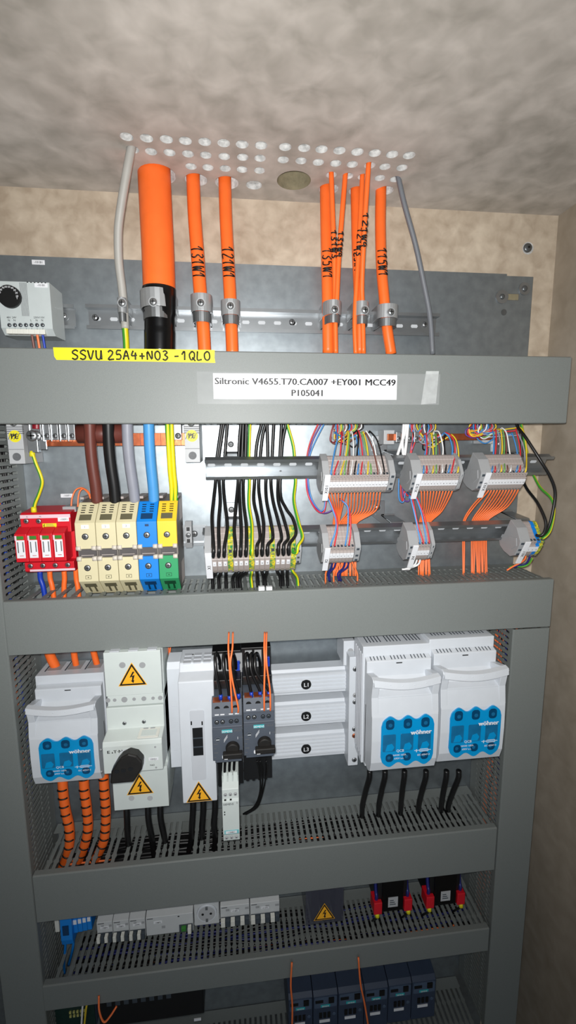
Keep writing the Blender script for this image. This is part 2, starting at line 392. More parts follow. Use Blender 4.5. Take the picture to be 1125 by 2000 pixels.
d4 = hduct('narrow grey cable trunking below the circuit breakers', -329, 436, -873, -921, lambda i: i in (0, 2), (3, 1))
vduct('grey upright trunking at the left edge of the cabinet', -394, -332, -1100, 27, 1)
vduct('grey upright trunking at the right side under the wide trunking', 442, 505, -1100, -303, -1)
zb5 = Z(870, 1908, 0)
t5 = thing('cable_trunking', 'slotted trunking at the bottom edge behind the dark contactors', 'trunking', (50, -50, zb5-80))
slotted('slotted_side', t5, lambda u, v, w: (u, -v-1, zb5-w), -329, 436, H-3); MB().box(-329, 436, -H-2, -H, zb5-82, zb5, 'duct').build('cover', t5, .5)

# DIN rails
def rail(label, x0, x1, T, slots=True, name='mounting_rail', wd=15., hole0=12.):
    """hat rail in frame T(u along, v up, w out of the lips plane)"""
    t = thing(name, label, 'rail', T((x0+x1)/2, -17.5, 0))
    mb = MB(T)
    prof = [(0, 17.5), (0, 12.5), (-wd+1, 12.5), (-wd+1, -12.5), (0, -12.5), (0, -17.5), (-1.2, -17.5), (-1.2, -13.7), (-wd, -13.7), (-wd, 13.7), (-1.2, 13.7), (-1.2, 17.5)]
    n = len(prof)
    vs = [(x0, v, w) for w, v in prof]+[(x1, v, w) for w, v in prof]
    mb.add(vs, [tuple(range(n)), tuple(range(2*n-1, n-1, -1))]+[(i, (i+1) % n, n+(i+1) % n, n+i) for i in range(n)], 'zinc')
    mb.build('profile', t)
    if slots:
        mb = MB(T); u = x0+hole0
        while u < x1-15:
            a = [(u-6, 0), (u-4.5, 2.6), (u+4.5, 2.6), (u+6, 0), (u+4.5, -2.6), (u-4.5, -2.6)]
            mb.add([(p, q, -wd+1.3) for p, q in a], [(0, 1, 2, 3, 4, 5)], 'galv_hole'); u += 25
        mb.build('slots', t)
    return t
def frame(Y, z, deg):
    c, s = math.cos(math.radians(deg)), math.sin(math.radians(deg))
    return lambda u, v, w: (u, Y-w*c-v*s, z-w*s+v*c)
F0 = frame(-18, 187, 0)
rc = rail('long zinc rail with slots carrying the cable clamps above the top trunking', -217, 332, F0)
for px, py in ((186, 620), (570, 629), (829, 634)):
    mb = MB(); x, y, z = P(px, py, -3); disc(mb, x, -3.5, z, 6, 'zinc', .8); screw(mb, x, -4.3, z, 4.5); mb.build('screw', rc)
xq = X(146, 618, -10)
rs = rail('short zinc rail end sticking out right of the thermostat', -330, xq, frame(-14, 187, 0), False, wd=8)
x, y, z = P(126, 618, -5); mb = MB(); disc(mb, x, -7, z, 7, 'zinc', .8); screw(mb, x, -7.8, z, 4.5); mb.build('screw', rs)
TILT = 30
z1t = Z(690, 896, -75)-15.2; FR1 = frame(-66, z1t, TILT)
z2t = Z(720, 1031, -75)-15.2; FR2 = frame(-66, z2t, TILT)
rail('slotted rail behind the black wires in the upper terminal row, tilted downwards', X(400, 900, -66), 510, FR1, hole0=9)
rail('tilted rail of the lower terminal row carrying the black wired strip', X(396, 1040, -66), 484, FR2)
rl = rail('rail behind the beige main terminals and the red surge arrester', -322, X(404, 1040, -10), frame(-14, Z(370, 1045, -10), 0), False, wd=7)
x, y, z = P(380, 1042, -6); mb = MB(); disc(mb, x, -7.5, z, 9, 'zinc', .8); screw(mb, x, -8.3, z, 5.5); mb.build('screw', rl)
def bracket(px, py, Fz, label, shift=0):
    """slanted rail carrier: plate screwed to the sheet, sloping web, foot under the rail"""
    x, y, z = P(px, py, 0); t = thing('rail_bracket', label, 'bracket', (x, -20, z-30), 'slanted brackets under the terminal rails')
    mb = MB(); mb.box(x-13, x+13, -3, 0, z-13, z+13, 'zinc')
    zt = Fz-2
    mb.prism([(-3, z-10), (-3, z-13), (-52, zt+14), (-56, zt+4), (-54, zt+4), (-50, zt+12), (-1, z-14), (0, z-13)], 'x', x-11+shift, x+13+shift, 'zinc')
    mb.prism([(x-11, z-12), (x+13, z-12), (x+13+shift, z-26), (x-11+shift, z-26)], 'y', -3, -1, 'zinc')
    mb.build('plate', t, .6)
    mb = MB(); disc(mb, x, -3, z+1, 7, 'steel', 1); screw(mb, x, -4, z+1, 5); mb.build('screw', t)
bracket(451, 869, z1t+8, 'zinc bracket with screw at the black wires, above the upper rail')
bracket(741, 866, z1t+8, 'zinc bracket above the upper rail between the two left grey terminal strips', 18)
bracket(974, 868, z1t+8, 'zinc bracket above the upper rail behind the right grey terminal strip', 18)
bracket(452, 996, z2t+8, 'zinc bracket with screw below the upper rail between black wires')
bracket(736, 992, z2t+8, 'zinc bracket right of the orange wire fan of the left strip', 18)
bracket(968, 985, z2t+8, 'zinc bracket behind the right orange wire bundle', 18)

# ------------------------------------------------------------------ cables coming through the ceiling
def hang(name, label, pts, r, m, hole, ybot=-34, cat='cable', seg=20, extra=None):
    """pts: pixel path from the ceiling down; hole: pixel of its ceiling hole"""
    hx, hy, hz = onz(*hole, CEIL); hy = min(hy, WALLY-r-3)
    yt = pts[0][1]; y1 = 600.
    q = []
    for px, py in pts:
        k = min(1, (py-yt)/(y1-yt)); k = k*k*(3-2*k)*.5+k*.5
        q.append(P(px, py, hy+(ybot-hy)*k))
    d = Vector(q[0])-Vector(q[1]); d = d/max(d.z, 1e-3)
    if q[0][2] < CEIL+16: q = [tuple(Vector(q[0])+d*(CEIL+22-q[0][2]))]+q
    q = [p for p in q if p[2] < CEIL+29]
    t = thing(name, label, cat, q[-1]); c = spline(q, 8)
    MB().tube(c, r, m, seg).build('sheath', t)
    return t, c
def cable_mark(t, c, s, py0, py1, r, px, h=1., sg=1):
    """marker-pen writing running down the front of the cable"""
    z0 = Z(px, py0, -40); z1 = Z(px, py1, -40)
    def axis(z):
        for a, b in zip(c, c[1:]):
            if a.z >= z >= b.z: return a.lerp(b, (a.z-z)/max(a.z-b.z, 1e-6))
        return c[-1]
    L = sum(.55 if k == ' ' else 1.1 for k in s)
    def fn(a, b):
        p = axis(z0+(z1-z0)*a/L); th = (b-.5)*1.9*h*sg
        return (p.x+(r+.25)*math.sin(th), p.y-(r+.25)*math.cos(th), p.z)
    mb = MB(); handwrite(mb, s, fn, r=1.05); mb.build('marker_writing', t, label='black handwritten cable mark')
t, c = hang('grey_cable', 'light grey cable from the ceiling at the left of the thick orange one', [(257, 287), (247, 340), (237, 400), (231, 450), (232, 510), (238, 560), (242, 600), (245, 642)], 5.8, 'grey_cable', (259, 292), -36)
wire('earth_conductor', 'green and yellow conductor leaving the end of the light grey cable', [(244, 638, -36), (246, 665, -34), (247, 690, -34)], 4.6, 'gy_yellow', cat='wire', m2='gy_green')
t, c = hang('orange_cable', 'thickest orange cable coming through the ceiling', [(301, 335), (304, 400), (308.5, 490), (311, 560), (311.5, 600)], 23, 'orange', (303, 341), -40, seg=32)
a = c[-1]; MB().tube(spline([P(311, 564, -40), P(311.5, 585, -40), P(312, 620, -40), P(312.5, 650, -39), P(312.5, 692, -38)]), [23.8]*6+[23.6]*6+[22]*6+[22.6]*7, 'black_gloss', 28).build('heat_shrink_sleeve', t, label='black shrink sleeve')
for lab, pts, r, hole, s, m0, m1 in (
 ('first slim orange cable right of the thickest one, marked 131W1', [(377, 345), (380, 420), (386, 500), (391, 570), (397, 640), (400, 692)], 9.8, (382, 351), '131W1', 478, 545),
 ('second slim orange cable right of the thickest one, marked 121W1', [(439, 350), (441, 420), (445, 500), (449, 570), (452, 640), (454, 692)], 9.4, (443, 357), '121W1', 478, 545),
 ('orange cable marked 135W1, leftmost of the right-hand group', [(636, 362), (636.5, 420), (638, 500), (640, 600), (641, 692)], 8.8, (641, 369), '135W1', 480, 545),
 ('orange cable marked 115W1, rightmost of the orange ones', [(744, 370), (743, 440), (745, 520), (750, 580), (756, 640), (764, 692)], 8.2, (752, 373), '115W1', 480, 540),
 ('thick orange cable in the middle bundle between marks 131W4 and 115W1', [(695, 364), (696, 420), (698, 500), (702, 600), (703, 692)], 8.2, (697, 373), '125W1', 478, 530)):
    t, c = hang('orange_cable', lab, pts, r, 'orange', hole); cable_mark(t, c, s, m0, m1, r, pts[2][0])
for lab, pts, hole, s, m0, m1, yb in (
 ('thin orange cable marked 131W3, beside the one marked 135W1', [(647, 338), (649, 400), (652, 480), (654, 560), (654, 620), (655, 692)], (647, 341), '131W3', 456, 512, -46),
 ('thin orange cable marked 131W4, slanting down to the left', [(674.5, 341), (668, 420), (662, 500), (658, 580), (655, 620), (656, 692)], (679, 343), '131W4', 460, 512, -52),
 ('thin orange cable marked 121W3 in the middle bundle', [(708, 341), (703, 440), (697, 550), (694, 600), (693, 640), (695, 692)], (709, 345), '121W3', 452, 508, -48),
 ('thin orange cable marked 121W4 reaching highest into the ceiling', [(720, 319), (712, 440), (707, 550), (708, 600), (710, 692)], (722, 323), '121W4', 436, 500, -52)):
    t, c = hang('orange_cable', lab, pts, 3.7, 'orange', hole, yb, seg=12); cable_mark(t, c, s, m0, m1, 3.7, pts[2][0], 1.2)
hang('grey_cable', 'thin dark grey cable at the right, slanting down from the ceiling', [(778, 347), (790, 400), (812, 480), (829, 560), (840, 620), (845, 692)], 3.8, 'dgrey_cable', (772, 350), -34, seg=12)

def clamp(label, px, pxl, pxr, y0, y1, r, sx, sy):
    """sheet metal saddle: rounded front band, two flanks down to the rail, screw; inner counter trough"""
    yc = -37; x, _, zt = P(px, y0, yc); zb = Z(px, y1, yc); hw = (X(pxr, y0, yc-r*.4)-X(pxl, y0, yc-r*.4))/2; xc = (X(pxl, y0, yc)+X(pxr, y0, yc))/2
    t = thing('cable_clamp', label, 'clamp', (xc, -20, zb))
    def sh(ro, a0, a1, m, mb):
        n = 12; o = []; i = []
        for k in range(n+1):
            th = math.pi*(k/n); o.append((xc-ro*math.cos(th), yc-(r+3.2)*math.sin(th))); i.append((xc-(ro-1.6)*math.cos(th), yc-(r+1.6)*math.sin(th)))
        o = [(xc-ro, -8)]+o+[(xc+ro, -8)]; i = [(xc-ro+1.6, -8)]+i+[(xc+ro-1.6, -8)]
        mb.prism(o+i[::-1], 'z', a0, a1, m)
    zm = zt+(zb-zt)*.62
    mb = MB(); sh(hw, zm, zt, 'clamp_metal', mb); mb.build('band', t, .4)
    mb = MB(); sh(hw*.86, zb, zm-.5, 'steel', mb); mb.build('trough', t, .3)
    mb = MB(); X0, _, Z0 = P(sx, sy, yc-r-4); d = -(r+3.2)*math.sqrt(max(.15, 1-((X0-xc)/hw)**2))+yc
    disc(mb, X0, d+1.5, Z0, 6.5, 'clamp_metal', 2); screw(mb, X0, d-.5, Z0, 5.2); mb.build('screw', t)
clamp('small clamp holding the light grey cable on the long rail', 238, 229, 248, 583, 630, 6, 238, 591)
clamp('wide clamp around the thickest orange cable', 308, 273, 343, 572, 628, 25, 299, 589)
clamp('clamp holding the orange cable marked 131W1', 393, 372, 414, 577, 632, 11, 392, 591)
clamp('clamp holding the orange cable marked 121W1', 450, 431, 469, 588, 636, 11, 450, 597)
clamp('clamp around the orange cables marked 135W1, 131W3 and 131W4', 648, 630, 666, 592, 636, 17, 654, 604)
clamp('clamp around the three orange cables of the middle bundle', 704, 686, 719, 594, 638, 17, 713, 605)
clamp('clamp holding the orange cable marked 115W1', 756, 736, 777, 597, 640, 11, 764, 609)

# thermostat
Yt = -62; x0, z1 = X(-6, 552, Yt), Z(50, 550.5, Yt); x1 = X(96, 552, Yt); z0 = Z(50, 653, Yt)
t = thing('thermostat', 'pale grey cabinet thermostat with black temperature dial on the short rail', 'thermostat', ((x0+x1)/2, -30, z0))
mb = MB(); zs = z0+7
mb.prism([(-15, z1), (Yt, z1), (Yt, z0+8), (Yt+9, z0), (-15, z0+2)], 'x', x0, x1, 'thermo')
for i in range(10): x = X(40+i*1.5, 580, Yt); mb.box(x, x+.4, Yt-.15, Yt, z0+24, z1-1, 'grey_ink')
for i in range(6):
    x = X(52+i*7, 551, Yt); mb.box(x, x+2, Yt-.1, Yt+14, z1-1, z1+.1, 'ink')
mb.build('housing', t, .8)
dx, _, dz = P(20.5, 580.5, Yt); mb = MB(); mb.cyl((dx, Yt, dz), (dx, Yt-6, dz), 14.8, 'black', 14.2, 40)
for i, a in enumerate(range(-70, 91, 20)):
    th = math.radians(a); mb.text(str(10*(9-i)) if i < 9 else '', 2.4, dx+11.5*math.sin(th), dz+11.5*math.cos(th)-1, Yt-6, 'paper', 'C')
mb.text('T', 3, dx+11, dz-4, Yt-6, 'paper', 'C'); mb.build('dial', t, label='black dial with white numbers')
for i, (a, b) in enumerate(zip(('48V', '24V', '', '', '', '230V', '110V'), ('N', 'N', '', '', 'L', 'N', 'N'))):
    x, _, z = P(18.5+i*10.8, 635, Yt); mb = MB(); disc(mb, x, Yt, z, 2.7, 'toggle', .5); screw(mb, x, Yt-.4, z, 1.9); mb.build('terminal_screw', t)
    mb = MB(); mb.text(str(i+1), 2, x, z-6.2, Yt, 'ink', 'C')
    if a: mb.text(a, 2.4, x, z+8.8, Yt, 'ink', 'C')
    if b: mb.text(b, 2.6, x, z+5, Yt, 'ink', 'C')
    mb.build('lettering', t)
for i in range(7):
    x = X(18+i*10.8, 650, Yt); MB().box(x-3.6, x+3.6, Yt-.5, Yt+8, z0+.5, z0+7, 'offwhite').build('terminal_flap', t, .5)
lx, _, lz = P(80.5, 557.5, Yt); mb = MB(); mb.box(lx-8.5, lx+8.5, Yt-.6, Yt, lz-2.7, lz+2.7, 'paper'); mb.text('-101B1', 2.6, lx, lz-1.2, Yt-.6, 'ink', 'C'); mb.build('name_tag', t, .3)
for nm, px, m in (('brown', 62, 'wire_brown'), ('orange', 72.5, 'orange_wire'), ('blue', 83, 'ferrule_blue')):
    wire('connecting_wire', nm+' wire coming out under the thermostat', [(px, 652, -56), (px+2, 664, -54), (px+5, 682, -52)], 1.7, m)
lx, _, lz = P(75, 512.5, 0); mb = MB(); mb.box(lx-9, lx+9, -.5, 0, lz-3.2, lz+3.2, 'paper'); mb.text('-101B1', 3, lx, lz-1.4, -.5, 'ink', 'C')
tag(mb.build('label_sticker'), 'small white sticker on the plate above the thermostat', 'label')

# labels on the top trunking
Yc = -103.2
a = P(104, 678, Yc); b = P(420, 708, Yc); zt = 124.9
t = thing('marking_tape', 'bright yellow tape with black handwriting on the top trunking', 'tape', ((a[0]+b[0])/2, Yc, b[2]))
mb = MB(); mb.prism([(a[0], zt), (b[0], zt), (b[0]-.5, zt-10), (b[0]+.4, b[2]-.5), (a[0]+3, b[2]+.5), (a[0]+.5, zt-11)], 'y', Yc-.7, Yc-.1, 'yellow_tape'); mb.box(a[0], b[0], Yc-.7, Yc+14, zt, zt+.4, 'yellow_tape'); mb.build('tape', t)
mb = MB(); p0 = P(141, 702, Yc); p1 = P(413, 704, Yc); SS = 'SSVU 25A4+N03 -1QLO'
L = sum(.55 if k == ' ' else 1.1 for k in SS); kx = (p1[0]-p0[0])/L; hh = Z(141, 684, Yc)-p0[2]
handwrite(mb, SS, lambda u, v: (p0[0]+u*kx, Yc-.8, p0[2]+(p1[2]-p0[2])*u/L+v*hh), r=1.15); mb.build('handwriting', t)
t = thing('name_label', 'white printed label under clear tape in the middle of the top trunking', 'label', (150, Yc, 60))
a = P(384, 724, Yc); b = P(857, 792, Yc); MB().box(a[0], b[0], Yc-.35, Yc, b[2]+1, a[2]-1, 'tape').build('clear_tape', t, label='clear adhesive tape')
mb = MB(); f = [P(*q, Yc) for q in ((832, 725), (857, 725), (851, 788), (822, 790))]; mb.prism([(q[0], q[2]) for q in f], 'y', Yc-.6, Yc-.35, 'tape_glare'); mb.build('tape_glare', t, label='folded shiny end of the clear tape')  # glare at the tape's right end, painted in as a whiter sheet
a = P(416, 729, Yc); b = P(774, 781, Yc); mb = MB(); mb.box(a[0], b[0], Yc-.8, Yc-.35, b[2], a[2], 'paper')
cx = (a[0]+b[0])/2; hh = a[2]-b[2]
mb.text('Siltronic V4655.T70.CA007 +EY001 MCC49', hh*.255, cx, b[2]+hh*.575, Yc-.8, 'ink', 'C', .03, (b[0]-a[0])*.985/ (glyphs('Siltronic V4655.T70.CA007 +EY001 MCC49', .03)[2]*hh*.255/.7))
mb.text('P105041', hh*.255, cx, b[2]+hh*.13, Yc-.8, 'ink', 'C', .03, 1.08); mb.build('paper_strip', t)

# ------------------------------------------------------------------ row 1: protective-earth bar
def pe_holder(label, pxl, pxr, pyb, ftxt):
    Y = -64; xl = X(pxl, 870, Y); xr = X(pxr, 870, Y); zb = Z((pxl+pxr)/2, pyb, Y); xm = (xl+xr)/2; w = xr-xl
    t = thing('busbar_holder', label, 'holder', (xm, -30, zb))
    mb = MB(); mb.box(xl, xr, Y, -1, zb, 28, 'clamp_light'); mb.box(xl-.05, xr+.05, Y-.2, Y+1, zb+20, zb+20.8, 'grey_ink')
    for i in range(4): mb.box(xl-1, xr+1, Y-.1, Y+3, 14+i*3, 15.4+i*3, 'grey_ink')
    mb.build('housing', t, .8)
    mb = MB(); disc(mb, xm, Y, zb+10, w*.27, 'grey_ink', .4); mb.build('fixing_hole', t)
    mb = MB(); screw(mb, xm-.5, Y, zb+58, w*.26, h=2.5); mb.build('screw', t)
    zc = zb+39; R = w*.4; mb = MB(); disc(mb, xm, Y, zc, R, 'bolt_yellow', .3, 28)
    for k in (-.75, -.3, .15, .6):
        q = [(xm+R*(k-.1)-R*.3, zc-R*.55), (xm+R*(k+.02)-R*.3, zc-R*.55), (xm+R*(k+.02)+R*.25, zc+R*.55), (xm+R*(k-.1)+R*.25, zc+R*.55)]
        mb.prism([p for p in q], 'y', Y-.45, Y-.2, 'grey_ink')
    mb.text('PE', R*.82, xm, zc-R*.4, Y-.6, 'ink', 'C', .045); mb.build('earth_sticker', t, label='round yellow striped PE sticker')
    return xl, xr, zb
L_ = pe_holder('grey busbar holder with PE sticker at the left end of the copper bar', 15.5, 46, 906, 1)
R_ = pe_holder('grey busbar holder with PE sticker right of the five thick conductors', 361, 390, 903, 1)
zc1 = Z(200, 871, -46); zc2 = Z(200, 846, -46)
xb0, xb1 = X(50, 858, -40), X(362, 858, -40)
t = thing('copper_busbar', 'copper earth bar behind the five thick conductors', 'busbar', ((xb0+xb1)/2, -43, zc1))
mb = MB(); mb.box(xb0, xb1, -46, -40, zc1, zc2, 'copper')
for i in range(14): x = xb0+95+i*10; mb.box(x, x+.8, -46.2, -45.5, zc1, zc2, 'wire_brown')
mb.build('bar', t, .5)
for i, (px, w) in enumerate(((70, 22), (91, 13), (107, 13), (124, 13), (140, 13), (347, 16))):
    x, _, z = P(px, 850, -58); ww = w*.36
    q = thing('bar_clamp', ('wide steel clamp at the left end of the copper earth bar', 'second steel clamp from the left on the copper earth bar', 'third steel clamp from the left on the copper earth bar', 'fourth steel clamp from the left on the copper earth bar', 'fifth steel clamp from the left on the copper earth bar', 'steel clamp at the right end of the copper earth bar')[i], 'clamp', (x, -50, z-10))
    mb = MB(); mb.box(x-ww, x+ww, -58, -47, z-7, z+16, 'steel'); mb.box(x-ww-.8, x-ww+1.2, -60, -47, z-9, z+16, 'zinc'); mb.build('frame', q, .6)
    mb = MB(); screw(mb, x+.5, -58, z-1, ww*.8 if w < 20 else 7.5, h=2.5); mb.build('screw', q)
    if i < 5:
        m, lab = (('wire_red_dark', 'dark red'), ('ferrule_blue', 'blue'), ('gy_yellow', 'green-yellow'), ('bolt_yellow', 'bright yellow'), ('gy_yellow', 'green-yellow'))[i]
        wire('bar_lead', lab+' lead entering '+q['label'].replace(' on the copper earth bar', ' of the bar').replace('of the copper', 'of the'), [(px+2, 838, -54), (px+2, 830, -54), (px+2, 815, -54)], (6.5, 4, 2.2, 4, 2.5)[i], m, m2=None if i in (0, 1, 3) else 'gy_green')
x, _, z = P(62, 862, -62); q = thing('earth_lug', 'shiny steel lug with ferrule right of the left PE holder', 'lug', (x, -55, z-20))
mb = MB(); mb.box(x-7, x+7, -60, -50, z-16, z+3, 'steel'); mb.box(x+7, x+18, -57, -54, z-12, z+6, 'zinc'); mb.build('body', q, .8)
mb = MB(); screw(mb, *[P(60, 851, -66)[i] for i in (0,)], -63, Z(60, 851, -66), 8, h=3); mb.build('screw', q)
wire('earth_wire', 'green and yellow wire curving down to the red surge arrester', [(63, 884, -58), (70, 905, -58), (80, 930, -58), (82, 945, -57), (76, 965, -56), (69, 982, -56), (66, 996, -56)], 2.5, 'gy_yellow', m2='gy_green')
for px, py, lab in ((63, 886, 'upper'), (66, 995, 'lower')):
    x, _, z = P(px, py, -57); mb = MB(); mb.cyl((x, -57, z-4), (x, -57, z+4), 4, 'bolt_yellow', 3.5); tag(mb.build('wire_ferrule'), 'yellow ferrule on the %s end of the curved earth wire' % lab, 'ferrule')
x0, x1 = X(152, 847, -62), X(243, 847, -62); zz = Z(200, 847, -62)
tag(MB().cyl((x0, -61, zz), (x1, -61, zz), 13.5, 'brown', seg=24).build('brown_sleeve'), 'thick brown tube lying across the copper bar behind the conductors', 'sleeve')
for lab, pts, m, r in (('brown', [(175, 815), (177, 870), (181, 910), (187, 950), (190, 982)], 'brown', 8.2),
 ('black', [(211, 815), (213, 870), (217, 910), (223, 950), (226, 984)], 'black_cable', 8.2), ('grey', [(248, 815), (250, 870), (254, 910), (260, 950), (264, 982)], 'silver_cond', 7.8),
 ('blue', [(290, 815), (292, 870), (295, 910), (299, 950), (301, 982)], 'blue_cond', 7.8)):
    wire('main_conductor', 'thick %s conductor entering the top of a main terminal' % lab, [(a, b, -76+(b-815)*.1) for a, b in pts], r, m, cat='conductor', seg=20)
for dx, lab in ((0, 'left'), (7.5, 'right')):
    wire('earth_conductor', '%s one of the two green and yellow conductors into the yellow terminal' % lab, [(a+dx, b, -74+(b-815)*.1) for a, b in [(326, 815), (329, 870), (332, 920), (335, 950), (336, 982)]], 3.4, 'gy_yellow', cat='conductor', m2='gy_green', seg=12, twist=.12)
# orange loop wires with little sticker
x, _, z = P(131, 968, 0); mb = MB(); mb.box(x-9.5, x+9.5, -.5, 0, z-3, z+3, 'paper'); mb.text('-100F1', 3, x, z-1.4, -.5, 'ink', 'C'); tag(mb.build('label_sticker'), 'small white sticker on the plate left of the orange wire loop', 'label')
x, _, z = P(140, 993, -35); tag(MB().box(x-10, x+9, -44, -12, z-4, z+4, 'clamp_grey').build('connector_block'), 'small grey connector block behind the red surge arrester', 'connector')
wire('loop_wire', 'left orange wire looping above the red surge arrester', [(139, 990, -35), (141, 972, -32), (148, 957, -30), (160, 953, -30), (172, 960, -35), (178, 972, -40)], 1.2, 'orange_wire')
wire('loop_wire', 'right orange wire looping above the red surge arrester', [(152, 990, -38), (153, 970, -35), (157, 958, -34), (164, 955, -34), (173, 964, -38), (177, 974, -42)], 1.2, 'orange_wire')

# red surge arrester
Ya, Yb_ = -64, -80
xl, xr = X(39, 1010, Ya), X(137, 1006, Ya); za, zb_ = Z(88, 1004, Ya), Z(88, 1036, Ya)
t = thing('surge_arrester', 'red surge arrester with four plug-in modules and green flags', 'surge arrester', ((xl+xr)/2, -40, Z(90, 1118, Ya)))
zl0, zl1 = Z(90, 1098, Ya), Z(90, 1116, Ya)
mb = MB(); mb.prism([(-12, za+6), (Ya+4, za+2), (Ya, za-1), (Ya, zb_-3), (-52, zb_-4), (-52, zl0+2), (Ya, zl0), (Ya, zl1+1), (Ya+5, zl1-2), (-12, zl1-2)], 'x', xl, xr, 'red'); mb.build('base', t, .8)
mb = MB(); mb.box(xl, xr, Ya-.4, Ya+.5, za-6, za-.8, 'pink_strip'); mb.text('N', 2, xl+9, za-4.6, Ya-.4, 'grey_ink'); mb.text('PE', 2, xl+27, za-4.6, Ya-.4, 'grey_ink'); mb.build('upper_strip', t)
mb = MB(); mb.box(xl+7, xr+1, Ya-.4, Ya+.5, zl1+.5, zl1+3.6, 'pink_strip'); mb.build('lower_strip', t)
for px, py in ((51, 1018), (75.5, 1018)):
    x, _, z = P(px, py, Ya); mb = MB(); disc(mb, x, Ya, z, 4.3, 'red_dark', .3); screw(mb, x, Ya-.2, z, 3.4, h=.8); mb.build('terminal_screw', t)
for i in range(4):
    x, _, z = P(59.5+i*24.3, 1105.5-i*.7, Ya); mb = MB(); disc(mb, x, Ya, z, 4.3, 'red_dark', .3); screw(mb, x, Ya-.2, z, 3.4, h=.8); mb.build('terminal_screw', t)
xs0, xs1 = X(26.5, 1045, Yb_), X(126, 1041, Yb_); zm1, zm0 = Z(77, 1043, Yb_), Z(77, 1097, Yb_); w = (xs1-xs0)/4
for i in range(4):
    a = xs0+i*w; m = MB()
    m.prism([(-52, zm1+9), (-64, zm1+8), (Yb_, zm1), (Yb_, zm0), (-64, zm0-1), (-52, zm0)], 'x', a+.3, a+w-.3, 'red'); mod = m.build('module', t, .8)
    m = MB(); m.box(a+3.5, a+w-4.5, Yb_-.3, Yb_+.5, zm1-7.5, zm1-2.5, 'flag_green'); m.box(a+1, a+3.5, Yb_-.3, Yb_+.5, zm1-9, zm1-2, 'pink_strip'); m.build('indicator_flag', mod, label='green indicator window')
    m = MB(); m.box(a+2.2, a+w-3.5, Yb_-.5, Yb_+.5, zm0+6, zm1-8.5, 'paper')
    for k in (0, 1): m.box(a+w-6.5-k*7, a+w-5-k*7, Yb_-.65, Yb_-.4, zm1-26-k, zm1-11, 'grey_ink')
    m.box(a+6, a+w-6, Yb_-.65, Yb_-.4, zm0+9, zm0+9.8, 'red_ink'); m.build('paper_label', mod)
    m = MB(); m.box(a+4, a+w-3, -62, -54, zm1+8, zm1+9.4, 'red_dark'); m.build('latch', mod)
x, _, z = P(125, 1014, Ya); mb = MB(); mb.box(x-8.5, x+7, Ya-.6, Ya, z-3.2, z+2.8, 'paper'); mb.text('-100F1', 2.8, x-.5, z-1.5, Ya-.6, 'ink', 'C'); mb.build('name_tag', t)
x, _, z = P(97.5, 1027, Ya); mb = MB(); mb.box(x-10, x+9.5, Ya-.6, Ya, z-3.8, z+3.8, 'bolt_yellow')
mb.prism([(x-9+a, z+b) for a, b in ((1.4, 3), (0, -.3), (1, -.1), (.4, -3), (2.2, .8), (1.2, .6), (2.4, 3))], 'y', Ya-.8, Ya-.5, 'ink')
for k in range(3): mb.box(x-5, x+7-k, Ya-.75, Ya-.5, z-2.6+k*2.3, z-2+k*2.3, 'grey_ink')
mb.build('caution_sticker', t, label='small yellow caution sticker')
for px, m, nm, dx in ((78, 'ferrule_blue', 'blue', 10), (97, 'orange', 'left orange', 8), (125, 'orange', 'middle orange', 0), (148, 'orange', 'right orange', 6)):
    wire('arrester_cable', nm+' cable below the red surge arrester going into the trunking', [(px, 1116 if px < 140 else 1110, -46), (px+1, 1130, -46), (px+dx*.6, 1145, -47), (px+dx, 1168, -48), (px+dx*1.2, 1195, -50)], 3.9, m, cat='cable')

